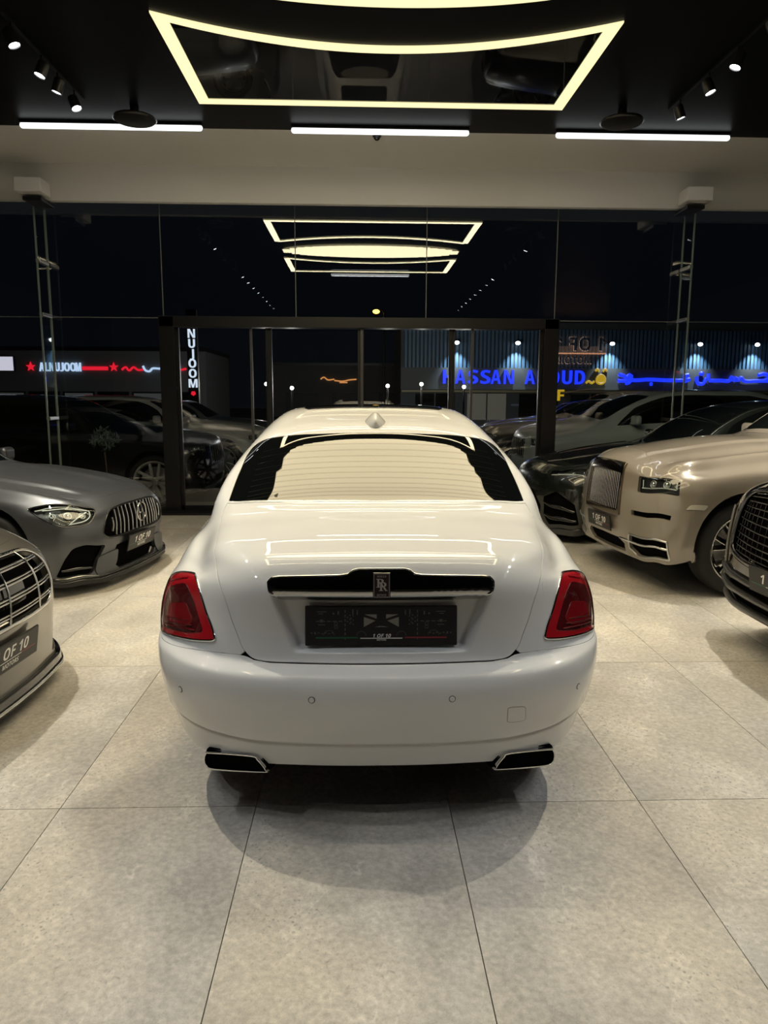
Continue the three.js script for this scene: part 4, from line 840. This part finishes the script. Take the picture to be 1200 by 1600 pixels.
// --- big saloon at the left edge: louvred chrome grille
{
  const paint = phy({ color: lin(0.16, 0.148, 0.125), roughness: 0.35, metalness: 0.4, clearcoat: 1, clearcoatRoughness: 0.03 });
  const gl = mirrored(open([[0, 3.05], [1.4, 3.02], [2.1, 3.1], [2.4, 3.5], [2.45, 4.3], [2.15, 5.2], [1.7, 5.6], [0.8, 5.72], [0, 5.74]], 5)).slice(0, -1);
  const head = curve2([[5.3, 6.2], [4.5, 6.2], [3.4, 5.75], [2.95, 5.2], [3.3, 4.5], [4.2, 4.3], [5.0, 4.7], [5.4, 5.5]], true, 4);
  const intake = rounded([[5.2, 0.8], [4.8, 1.7], [3.0, 1.7], [2.5, 0.8]], 0.15);
  const { car, skin } = buildCar('limousine_car', 'beige grey limousine front with curved chrome louvre grille', {
    kind: 'low', kx: 1.03, ky: 1.12, ks: 1.06, paint, at: [-1.76, 0, 3.62], turn: 86, fine: 0.22, rim: { spokes: 12, mat: M.chrome },
    openings: [{ name: 'grille_back', loop: gl, depth: 0.05 }, { name: 'side_intake', loop: intake, pair: true }, { name: 'lamp_recess', loop: head, pair: true, depth: 0.05 }],
  });
  const gr = new THREE.Group(); gr.name = 'grille'; car.add(gr);
  mesh('grille_frame', line(skin, gl, 0.026, 0.004, true, 0.009), M.chrome, gr);
  for (let k = 0; k < 4; k++) for (const d of [-0.06, 0.06]) { const v = 3.42 + k * 0.56 + d; const h = k === 3 ? 2.0 : 2.36; mesh('grille_louvre', line(skin, open([[-h, v], [-h / 2, v], [0, v], [h / 2, v], [h, v]]), 0.012, 0.0, false, 0.006), M.chrome, gr); }
  for (const u of [-1.25, 0, 1.25]) mesh('grille_strut', line(skin, open([[u * 1.05, 3.08], [u, 4.4], [u * 0.93, 5.66]]), 0.014, 0.004, false, 0.007), M.chrome, gr);
  mesh('radar_panel', panel(skin, [rounded(mirrored([[0, 3.7], [0.75, 3.7], [0.75, 4.5], [0, 4.5]]), 0.08)], { lift: -0.012, depth: 0.01 }), M.pianoBlack, gr);
  headlight(car, skin, head, { bulbs: [[3.7, 5.1, 0.03], [4.4, 5.3, 0.03]], strip: [open([[5.1, 6.0], [4.3, 5.95], [3.4, 5.55]])] });
  mesh('front_lip', panel(skin, [mirrored([[0, 0.05], [4.5, 0.05], [5.8, 0.2], [5.7, 0.6], [4.4, 0.5], [0, 0.5]])], { lift: 0.03, depth: 0.06, bevel: 0.008 }), M.pianoBlack, car);
  mesh('lip_trim', line(skin, open([[-5.5, 0.12], [-4, 0.05], [0, 0.05], [4, 0.05], [5.5, 0.12]]), 0.012, 0.036, false, 0.005), M.chrome, car);
  frontPlate(car, skin, 2.05, 0.03, 0.54);
}
// --- black off-roader at the right edge: mesh grille and slatted bumper
{
  const paint = M.pianoBlack;
  const gl = mirrored(open([[0, 2.7], [2.0, 2.7], [2.9, 3.0], [3.1, 3.8], [2.9, 5.8], [2.4, 6.5], [0, 6.7]], 5)).slice(0, -1);
  const head = rounded([[3.6, 6.3], [5.2, 6.3], [5.3, 5.4], [3.55, 5.3]], 0.1), lowIn = mirrored([[0, 0.5], [2.6, 0.5], [3.2, 0.9], [3.1, 1.5], [0, 1.5]]);
  const { car, skin } = buildCar('black_suv', 'glossy black off-roader front with mesh grille and slatted bumper', {
    kind: 'tall', ky: 1.03, paint, at: [2.46, 0, 4.05], turn: -86, fine: 0.25, rim: { spokes: 6, twin: true, mat: M.chrome },
    openings: [{ name: 'grille_back', loop: gl, depth: 0.05 }, { name: 'lower_intake', loop: lowIn }, { name: 'lamp_recess', loop: head, pair: true, depth: 0.05 }],
  });
  const gr = new THREE.Group(); gr.name = 'grille'; car.add(gr);
  mesh('grille_frame', line(skin, gl, 0.045, 0.004, true, 0.014), M.pianoBlack, gr);
  for (let k = 0; k < 11; k++) { const v = 3.0 + k * 0.33, h = v > 6 ? 2.3 : 2.85; mesh('grille_slat', line(skin, open([[-h, v], [-h / 2, v], [0, v], [h / 2, v], [h, v]]), 0.012, -0.01, false, 0.008), M.pianoBlack, gr); }
  for (let k = -9; k <= 9; k++) mesh('grille_bar', line(skin, [[k * 0.3, 2.8], [k * 0.3, 6.4]], 0.006, -0.016, false, 0.006), M.pianoBlack, gr);
  mirrorPair((m, f) => {
    mesh('light_column', line(skin, f(open([[4.3, 4.9], [4.4, 3.6], [4.3, 2.2], [4.2, 1.2]])), 0.05, 0.006, false, 0.01), std({ color: lin(0.16, 0.15, 0.14), roughness: 0.3 }), car);
    mesh('bumper_slat', line(skin, f(open([[0.2, 1.65], [2, 1.65], [4, 1.6], [5.6, 1.65]])), 0.05, 0.012, false, 0.02), std({ color: lin(0.03, 0.03, 0.03), roughness: 0.25 }), car);
    mesh('bumper_slat', line(skin, f(open([[0.2, 1.1], [2, 1.1], [4, 1.05], [5.6, 1.1]])), 0.05, 0.014, false, 0.02), std({ color: lin(0.03, 0.03, 0.03), roughness: 0.25 }), car);
    mesh('bumper_slat', line(skin, f(open([[0.2, 0.35], [2, 0.35], [4, 0.35], [5.4, 0.4]])), 0.05, 0.014, false, 0.02), std({ color: lin(0.06, 0.06, 0.06), roughness: 0.3 }), car);
  });
  headlight(car, skin, head, { bulbs: [[4.1, 5.85, 0.025], [4.7, 5.85, 0.025]] });
  frontPlate(car, skin, 2.2, 0.05, 0.54);
}
// --- dark green-black sports off-roader along the glass
{
  const paint = phy({ color: lin(0.008, 0.0105, 0.009), roughness: 0.25, clearcoat: 1, clearcoatRoughness: 0.03 });
  const head = rounded([[5.3, 6.3], [4.3, 6.25], [2.7, 5.5], [2.9, 4.95], [4.2, 5.1], [5.2, 5.5]], 0.1);
  const intake = rounded([[5.4, 1.0], [5.1, 2.6], [3.7, 3.5], [2.4, 3.0], [2.1, 1.6], [3.0, 0.9]], 0.12), center = mirrored([[0, 1.0], [1.6, 1.0], [1.8, 2.2], [1.2, 3.4], [0, 3.5]]);
  const { car, skin } = buildCar('sports_suv', 'gloss dark green-black sports off-roader with angular intakes', {
    kind: 'low', kx: 1.06, ky: 1.13, ks: 1.04, paint, at: [2.06, 0, 9.05], turn: -86, fine: 0.25, rim: { spokes: 5, twin: true, mat: M.pianoBlack },
    openings: [{ name: 'side_intake', loop: intake, pair: true }, { name: 'center_intake', loop: center }, { name: 'lamp_recess', loop: head, pair: true, depth: 0.05 }],
  });
  headlight(car, skin, head, { bulbs: [[3.4, 5.35, 0.022], [4.3, 5.6, 0.022]], strip: [open([[5.2, 5.65], [4.2, 5.25], [2.9, 5.1]])] });
  mirrorPair((m, f) => {
    mesh('intake_blade', line(skin, f(open([[2.3, 2.6], [3.6, 2.2], [5.1, 2.0]])), 0.03, 0.0, false, 0.01), M.pianoBlack, car);
    mesh('intake_blade', line(skin, f(open([[2.3, 1.6], [3.6, 1.3], [5.2, 1.3]])), 0.03, 0.0, false, 0.01), M.pianoBlack, car);
    mesh('hood_rib', line(skin, f(open([[0.9, 6.3], [1.6, 7.6], [2.1, 9.4]])), 0.03, 0.0, false, 0.008), paint, car);
    mesh('cant_rail', line(skin, f(open([[2.95, 10.2], [2.95, 11], [2.98, 12], [3.05, 13], [3.1, 14]])), 0.012, 0.003, false, 0.004), M.satinMetal, car);
  });
  mesh('front_splitter', panel(skin, [mirrored([[0, 0.02], [4.2, 0.02], [5.6, 0.2], [5.6, 0.6], [3, 0.45], [0, 0.45]])], { lift: 0.025, depth: 0.05, bevel: 0.006 }), M.pianoBlack, car);
}
// ------------------------------------------------------------------ sign on the back wall, seen mirrored in the glass front
const glowOf = (r, g, b, k = 1) => std({ name: 'sign_glow', color: lin(0.02, 0.02, 0.02), emissive: lin(r, g, b), emissiveIntensity: k, roughness: 0.5 });
function letters(text, size, depth) {
  const g = new TextGeometry(text, { font: fontBold, size, depth, curveSegments: 3, bevelEnabled: false }); g.computeBoundingBox(); return g;
}
{
  const t = thing('wall_sign', 'raised dark letters with warm halo reading 1 OF 10 MOTORS on back wall', 'sign');
  t.position.set(9.75, 3.2, 7.96); t.rotation.y = Math.PI;
  const halo = glowOf(1, 0.66, 0.48, 2.6), dark = std({ color: lin(0.015, 0.015, 0.015), roughness: 0.4 });
  const word = (txt, x, y, size, tilt) => {
    const m = mesh('letter_halo', letters(txt, size, 0.02).applyMatrix4(new THREE.Matrix4().makeShear(0, 0, tilt, 0, 0, 0)), halo, t); m.position.set(x - 0.012, y - 0.012, 0); m.scale.set(1.012, 1.04, 1);
    const f = mesh('letter_face', letters(txt, size, 0.03).applyMatrix4(new THREE.Matrix4().makeShear(0, 0, tilt, 0, 0, 0)), dark, t); f.position.set(x, y, 0.03);
  };
  word('1 OF 10', 0, 0.28, 0.52, 0);
  word('MOTORS', 0.55, -0.22, 0.27, 0);
  mesh('sign_underline', box(2.3, 0.05, 0.03, 1.15, 0.17, 0.01), glowOf(1, 0.45, 0.22, 3), t);
  const l = new THREE.RectAreaLight(lin(1, 0.6, 0.4), 0.25, 2.3, 0.3); l.position.set(8.6, 3.5, 7.9); l.lookAt(8.6, 3.5, 0); l.castShadow = true; scene.add(l);
}
// ------------------------------------------------------------------ the street side at night
struct('ground', box(120, 0.2, 90).translate(0, -0.16, -56.0), std({ color: lin(0.03, 0.03, 0.031), roughness: 0.75 }), 'dark asphalt of the car park outside');
struct('pavement_strip', box(40, 0.05, 0.9).translate(0, -0.035, -11.2), std({ color: lin(0.2, 0.19, 0.175), roughness: 0.8 }), 'pale paving strip outside the glass front');
const carOut = (name, label, kind, kx, ky, ks, color, at, turn, extra = {}) => buildCar(name, label, { kind, kx, ky, ks, paint: phy({ color, roughness: 0.3, clearcoat: 1, clearcoatRoughness: 0.04 }), at, turn, detail: false, fine: 0.5, smooth: 1, group: 'cars parked outside', ...extra });
{
  const head = rounded([[2.6, 6.1], [4.9, 6.1], [5.1, 4.9], [2.7, 4.8]], 0.15), gl = rounded(mirrored([[0, 3.4], [1.6, 3.4], [1.7, 5.6], [0, 5.7]]), 0.1), low = mirrored([[0, 0.5], [3, 0.5], [3.2, 1.5], [0, 1.6]]);
  const face = (o) => { headlight(o.car, o.skin, head, { bulbs: [[3.3, 5.5, 0.035], [4.2, 5.5, 0.035]], strip: [[[2.8, 5.2], [4.9, 5.25]]] }); mesh('grille_frame', line(o.skin, gl, 0.03, 0.004, true, 0.01), M.chrome, o.car); for (let k = -3; k <= 3; k++) mesh('grille_bar', line(o.skin, [[k * 0.42, 3.5], [k * 0.42, 5.5]], 0.012, -0.005, false, 0.008), M.satinMetal, o.car); return o; };
  const op = { openings: [{ name: 'grille_back', loop: gl, depth: 0.05 }, { name: 'lower_intake', loop: low }, { name: 'lamp_recess', loop: head, pair: true, depth: 0.05 }] };
  face(carOut('parked_suv', 'black off-roader parked just outside with open spoke alloy wheel', 'tall', 0.98, 0.955, 0.95, lin(0.004, 0.004, 0.0045), [-2.3, -0.06, 12.15], 88, { ...op, rim: { spokes: 5, twin: true, mat: std({ color: lin(0.6, 0.6, 0.58), metalness: 0.7, roughness: 0.35 }), rimR: 0.8 } }));
  face(carOut('parked_suv', 'white off-roader parked behind the black off-roader with open spoke wheel', 'tall', 0.98, 0.95, 0.95, lin(0.8, 0.82, 0.8), [-1.95, -0.06, 15.6], 90, op));
  face(carOut('parked_suv', 'pale silver car parked in the row beyond the white off-roader', 'tall', 0.95, 0.9, 0.92, lin(0.4, 0.42, 0.42), [-2.1, -0.06, 19.2], 88, op));
  const vanS = (q) => (q < 1.7 ? q * 0.62 : q < 2.5 ? 1.054 + (q - 1.7) * 1.45 : 2.214 + (q - 2.5) * 1.05);
  face(carOut('parked_van', 'silver van with long sloping windscreen pillar parked outside', 'tall', 0.96, 1.03, vanS, lin(0.6, 0.66, 0.66), [2.75, -0.06, 12.75], -88, { ...op, axles: [0.86, 3.95] }));
  face(carOut('parked_suv', 'dark off-roader parked beyond the silver van', 'tall', 0.96, 0.93, 0.95, lin(0.012, 0.014, 0.016), [2.55, -0.06, 16.2], -88, op));
  face(carOut('parked_suv', 'pale grey off-roader parked beyond two cars from the silver van', 'tall', 0.96, 0.9, 0.95, lin(0.2, 0.22, 0.22), [3.3, -0.06, 19.6], -88, op));
  face(carOut('parked_suv', 'dark blue car parked across the lane under the blue shop letters', 'tall', 0.95, 0.86, 0.92, lin(0.01, 0.015, 0.04), [6.2, -0.06, 27], -75, op));
  face(carOut('parked_suv', 'dark car parked across the lane beneath the vertical totem', 'tall', 0.95, 0.86, 0.92, lin(0.008, 0.008, 0.01), [-5.2, -0.06, 26], 80, op));
}
// potted shrub before the glass
{
  const t = thing('potted_shrub', 'small grey-green shrub in a dark pot outside the glass', 'plant'); t.position.copy(V(-3.78, -0.01, 10.92));
  mesh('pot', new THREE.LatheGeometry([[0, 0], [0.1, 0], [0.13, 0.3], [0.145, 0.31], [0.145, 0.35], [0.12, 0.35], [0.115, 0.32], [0, 0.32]].map((p) => new THREE.Vector2(...p)), 28), M.plastic, t);
  mesh('stem', tube([new THREE.Vector3(0, 0.3, 0), new THREE.Vector3(0.02, 0.55, 0.01), new THREE.Vector3(0, 0.85, 0)], 0.012, 10, 6), std({ color: lin(0.09, 0.06, 0.04), roughness: 0.9 }), t);
  const leaf = []; const s = new THREE.Shape(); s.moveTo(0, 0); s.quadraticCurveTo(0.02, 0.03, 0, 0.075); s.quadraticCurveTo(-0.02, 0.03, 0, 0);
  for (let i = 0; i < 260; i++) {
    const a = rnd() * 6.283, c = rnd() * 2 - 1, r = 0.23 * Math.cbrt(rnd()), q = Math.sqrt(1 - c * c), g = new THREE.ShapeGeometry(s, 3);
    g.rotateX(rnd() * 2.4 - 1.2); g.rotateY(rnd() * 6.28); g.rotateZ(rnd() * 2 - 1); g.translate(r * q * Math.cos(a), 1.02 + r * c * 0.75, r * q * Math.sin(a)); leaf.push(g);
  }
  const f = mesh('foliage', merge(leaf), std({ color: lin(0.12, 0.17, 0.14), roughness: 0.6 }), t); f.userData.kind = 'stuff';
}
// shop row across the road
const ZF = 45, X = (px, Z = ZF) => (px - 561) / 1137 * Z, Y = (py, Z = ZF) => 1.677 - Math.tan(Math.atan((py - 800) / 1137) + 0.158) * Z * 1.0;
{
  const b = thing('shop_building', 'dark shop building with corrugated cladding behind blue letters', 'building');
  const wall = std({ color: lin(0.05, 0.055, 0.065), roughness: 0.8 });
  mesh('wall', box(36, 6.2, 8, 20.5, 3.0, -ZF - 4.1), wall, b);
  const rib = []; for (let i = 0; i < 150; i++) rib.push(box(0.13, 2.3, 0.1, 2.8 + i * 0.24, 4.55, -ZF - 0.05));
  mesh('corrugated_cladding', merge(rib), std({ color: lin(0.06, 0.13, 0.22), roughness: 0.5 }), b).userData.kind = 'stuff';
  mesh('sign_band', box(36, 1.3, 0.15, 20.5, 2.75, -ZF - 0.02), std({ color: lin(0.075, 0.08, 0.085), roughness: 0.7 }), b);
  for (let i = 0; i < 9; i++) { const w = mesh('shop_window', box(2.4, 1.6, 0.05, 4.6 + i * 3.2, 1.05, -ZF - 0.06), i % 3 === 1 ? glowOf(0.5, 0.46, 0.36, 0.12) : M.tint, b); mesh('window_mullion', box(0.08, 1.6, 0.08, 4.6 + i * 3.2, 1.05, -ZF - 0.03), wall, b); }
}
solo('shop_canopy', box(36, 0.12, 0.8, 20.5, 1.98, -ZF + 0.46), std({ color: lin(0.25, 0.22, 0.12), roughness: 0.6 }), 'thin pale canopy running beneath the blue letters', 'canopy');
for (const [px, over] of [[708, 'the first two blue capitals'], [801, 'the gap between the two blue words'], [946, 'the round yellow sign'], [1082, 'the middle of the Arabic script'], [1171, 'the outer end of the Arabic script']]) {
  const t = thing('flood_lamp', 'white flood lamp on blue corrugated cladding above ' + over, 'flood lamp', 'flood lamps on the shop building'); t.position.copy(V(X(px), Y(534), ZF - 0.4));
  mesh('bracket', box(0.05, 0.05, 0.4, 0, 0.05, -0.15), frameBlack, t); mesh('lamp_case', rbox(0.34, 0.16, 0.22, 0.03), frameBlack, t);
  mesh('lamp_glass', new THREE.SphereGeometry(0.15, 16, 10).scale(1, 0.7, 0.6).translate(0, -0.06, 0.1), glowOf(0.85, 0.95, 1, 14), t);
  const l = new THREE.SpotLight(lin(0.75, 0.9, 1), 60, 12, 0.75, 0.8, 2); l.position.copy(t.position).add(new THREE.Vector3(0, -0.2, 0.12)); l.target.position.copy(l.position).add(new THREE.Vector3(0, -1, -0.22)); l.castShadow = true; scene.add(l, l.target);
}
// sign lettering
function signRow(name, label, items, mat, Z) {
  const t = thing(name, label, 'sign');
  for (const [ch, px, py, hpx, wpx] of items) {
    const g = letters(ch, 1, 0.12), bb = g.boundingBox, W = bb.max.x - bb.min.x, Hh = bb.max.y - bb.min.y;
    g.translate(-bb.min.x, -bb.min.y, 0).scale(wpx / 1137 * Z / W, hpx / 1137 * Z / Hh, 1);
    const m = mesh('sign_letter', g, mat, t); m.position.copy(V(X(px, Z), Y(py, Z), Z));
  }
  return t;
}
const blue = glowOf(0.01, 0.035, 1, 1.4), redGlow = glowOf(1, 0.015, 0.04, 0.9), ice = glowOf(0.55, 0.72, 1, 1.0), amber = glowOf(1, 0.62, 0.03, 0.5), orange = glowOf(1, 0.4, 0.12, 0.7);
signRow('shop_sign', 'glowing blue capital letters on the shop band', [['H', 689], ['A', 708], ['S', 728], ['S', 747], ['A', 763], ['N', 783], ['A', 816], ['B', 836], ['O', 854], ['U', 874], ['D', 894]].map(([c, x]) => [c, x, 599, 21, 15.5]), blue, ZF - 0.06);
function strokes(name, label, list, mat, Z, r) {
  const t = thing(name, label, 'sign');
  for (const [kind, pts] of list) mesh(kind, pts.length === 1 ? new THREE.SphereGeometry(r * 1.3, 12, 8).translate(X(pts[0][0], Z), Y(pts[0][1], Z), -Z) : tube(pts.map(([x, y]) => V(X(x, Z), Y(y, Z), Z)), r, pts.length * 8, 8), mat, t);
  return t;
}
strokes('arabic_sign', 'glowing blue Arabic script on the shop band', [
  ['sign_stroke', [[963, 583], [972, 586], [975, 592], [962, 593]]], ['sign_stroke', [[978, 584], [983, 590], [979, 596], [974, 597]]], ['sign_stroke', [[984, 587], [979, 584], [976, 589], [986, 592], [1010, 591], [1040, 592], [1066, 592]]],
  ['sign_stroke', [[1073, 583], [1066, 585], [1068, 590], [1075, 590], [1066, 594]]], ['sign_stroke', [[1013, 598], [1016, 598]]],
  ['sign_stroke', [[1086, 586], [1088, 596], [1096, 597], [1101, 588]]], ['sign_stroke', [[1093, 581]]], ['sign_stroke', [[1104, 581], [1105, 592]]], ['sign_stroke', [[1106, 592], [1125, 592], [1138, 592], [1141, 586], [1144, 592], [1148, 587], [1151, 592], [1156, 587], [1161, 592], [1185, 592], [1215, 592]]],
  ['sign_stroke', [[1183, 583], [1192, 581], [1202, 586], [1192, 592]]],
], blue, ZF - 0.212, 0.115);
{
  const t = strokes('round_sign', 'small round yellow sign beside the blue letters', [['sign_ring', [[929, 588], [935, 584], [941, 588], [941, 595], [935, 598], [929, 595], [929, 588]]], ['sign_ring', [[926, 578], [929, 575], [932, 579]]], ['sign_ring', [[938, 579], [941, 575], [944, 578]]], ['sign_stroke', [[912, 597], [916, 594], [921, 597], [925, 594]]]], amber, ZF - 0.135, 0.07);
  mesh('sign_disc', new THREE.CylinderGeometry(0.22, 0.22, 0.08, 24).rotateX(Math.PI / 2).translate(X(935), Y(591), -ZF + 0.1), amber, t);
}
signRow('letter_sign', 'small yellow letter under the blue letters', [['F', 868, 625, 17, 10]], amber, ZF - 0.87);
{
  const b = thing('showroom_building', 'pale grey showroom building beneath the red and white letters', 'building'), Z = 46;
  const wall = std({ color: lin(0.16, 0.17, 0.18), roughness: 0.8 });
  mesh('wall', box(24, 4.4, 8, -21.5, 2.2, -Z - 4.1), wall, b); mesh('roof_edge', box(24.2, 0.25, 8.3, -21.5, 4.45, -Z - 4.1), frameBlack, b);
  for (let i = 0; i < 11; i++) { mesh('window_frame', box(1.9, 1.15, 0.06, -32 + i * 2.1, 1.3, -Z - 0.09), frameBlack, b); mesh('window_pane', box(1.7, 0.95, 0.06, -32 + i * 2.1, 1.3, -Z - 0.07), i < 5 ? glowOf(0.75, 0.75, 0.55, 0.35) : i % 2 ? glowOf(0.6, 0.62, 0.6, 0.06) : M.tint, b); }
  const star = (px, py) => { const s = new THREE.Shape(); for (let k = 0; k < 10; k++) { const a = Math.PI / 2 + k * Math.PI / 5, r = k % 2 ? 0.12 : 0.29; k ? s.lineTo(r * Math.cos(a), r * Math.sin(a)) : s.moveTo(r * Math.cos(a), r * Math.sin(a)); } return new THREE.ExtrudeGeometry(s, { depth: 0.1, bevelEnabled: false }).translate(X(px, Z), Y(py, Z), -Z - 0.09); };
  const t = signRow('red_white_sign', 'row of white letters between red stars on the grey showroom', [['A', 78, 583, 13, 7], ['L', 86, 583, 13, 6], ['N', 93, 583, 13, 7], ['U', 101, 583, 13, 7], ['J', 109, 583, 13, 5], ['O', 115, 583, 13, 8], ['O', 124, 583, 13, 8], ['M', 132, 583, 13, 8]], ice, Z + 0.09);
  mesh('red_star', star(64, 576), redGlow, t); mesh('red_star', star(188, 576), redGlow, t);
  mesh('sign_bar', box(1.55, 0.22, 0.1, X(160, Z), Y(578, Z), -Z - 0.045), redGlow, t);
  const add = (pts, m) => mesh('sign_stroke', tube(pts.map(([x, y]) => V(X(x, Z), Y(y, Z), Z + 0.02)), 0.07, pts.length * 7, 6), m, t);
  add([[200, 580], [206, 576], [211, 581], [218, 576], [224, 580], [232, 580]], redGlow);
  add([[232, 574], [236, 581], [242, 582], [246, 578], [258, 578], [270, 578]], ice); add([[273, 572], [275, 580], [282, 580], [286, 573], [287, 581]], ice); add([[288, 580], [297, 578]], redGlow);
  const p = thing('lit_billboard', 'plain white lit billboard at the end of the grey showroom', 'billboard');
  mesh('billboard_frame', box(3.2, 0.95, 0.2, X(5, Z), Y(572, Z), -Z + 0.3), frameBlack, p); mesh('billboard_screen', box(3.1, 0.82, 0.06, X(5, Z), Y(572, Z), -Z + 0.42), glowOf(0.75, 0.72, 0.85, 0.85), p);
}
{
  const t = thing('totem_sign', 'upright black totem with white stacked letters and red stars', 'sign'), Z = 30;
  mesh('totem_case', rbox(0.42, 5.1, 0.25, 0.03, X(307, Z), 2.5, -Z - 0.14), frameBlack, t);
  [...'NUJOOM'].forEach((c, i) => { const g = letters(c, 0.34, 0.05), bb = g.boundingBox; g.translate(-(bb.min.x + bb.max.x) / 2, 0, 0); mesh('sign_letter', g, glowOf(0.75, 0.85, 1, 1.0), t).position.copy(V(X(307, Z), Y(530 + i * 15.4, Z), Z)); });
  for (const y of [511, 616]) mesh('red_star', new THREE.CylinderGeometry(0.1, 0.1, 0.05, 5).rotateX(Math.PI / 2).translate(X(307, Z), Y(y, Z), -Z + 0.03), redGlow, t);
}
strokes('script_sign', 'small orange glowing script sign on the far wall', [['sign_stroke', [[501, 593], [506, 590], [512, 594], [522, 593]]], ['sign_stroke', [[522, 595], [535, 596], [545, 594], [556, 593]]], ['sign_stroke', [[530, 598], [542, 598]]]], orange, 58.94, 0.05);
{
  const b = thing('far_building', 'low dark grey building far behind the entrance', 'building');
  mesh('wall', box(16, 4.1, 6, 1.0, 2.05, -62), std({ color: lin(0.11, 0.11, 0.11), roughness: 0.85 }), b); mesh('roof_edge', box(16.2, 0.2, 6.2, 1.0, 4.15, -62), frameBlack, b);
  for (let i = 0; i < 4; i++) mesh('shutter_door', box(2.6, 1.9, 0.08, -4.6 + i * 3.7, 0.95, -58.96), std({ color: lin(0.05, 0.05, 0.05), roughness: 0.6 }), b);
}
for (const [px, py, n] of [[418, 601, 'first'], [457, 607, 'second'], [604, 603, 'third'], [656, 600, 'fourth'], [703, 600, 'fifth'], [722, 604, 'sixth']]) {
  const Z = 34, t = thing('yard_lamp', n + ' white globe lamp on a post counted from the black totem', 'lamp', 'globe lamps in the car park'); t.position.copy(V(X(px, Z), 0, Z));
  const h = Y(py, Z); mesh('post', new THREE.CylinderGeometry(0.035, 0.045, h, 10).translate(0, h / 2 - 0.03, 0), frameBlack, t); mesh('lamp_globe', new THREE.SphereGeometry(0.09, 16, 12).translate(0, h, 0), glowOf(1, 0.97, 0.88, 5), t);
  const l = new THREE.PointLight(lin(1, 0.97, 0.88), 14, 30, 2); l.position.set(t.position.x, h, t.position.z); l.castShadow = true; scene.add(l);
}
{
  const Z = 56, t = thing('street_lamp', 'tall street lamp glowing orange behind the entrance', 'street lamp'), x = X(586, Z), h = Y(487, Z);
  mesh('pole', new THREE.CylinderGeometry(0.07, 0.1, h, 12).translate(x + 0.6, h / 2 - 0.06, -Z), frameBlack, t); mesh('arm', tube([V(x + 0.6, h - 0.1, Z), V(x + 0.4, h + 0.12, Z), V(x, h + 0.1, Z)], 0.05, 12, 8), frameBlack, t);
  mesh('lamp_head', new THREE.SphereGeometry(0.26, 18, 12).scale(1, 0.6, 0.8).translate(x, h, -Z), glowOf(1, 0.55, 0.08, 6), t);
  const l = new THREE.PointLight(lin(1, 0.6, 0.2), 90, 60, 2); l.position.copy(V(x, h, Z)); l.castShadow = true; scene.add(l);
}
renderer.render(scene, camera);
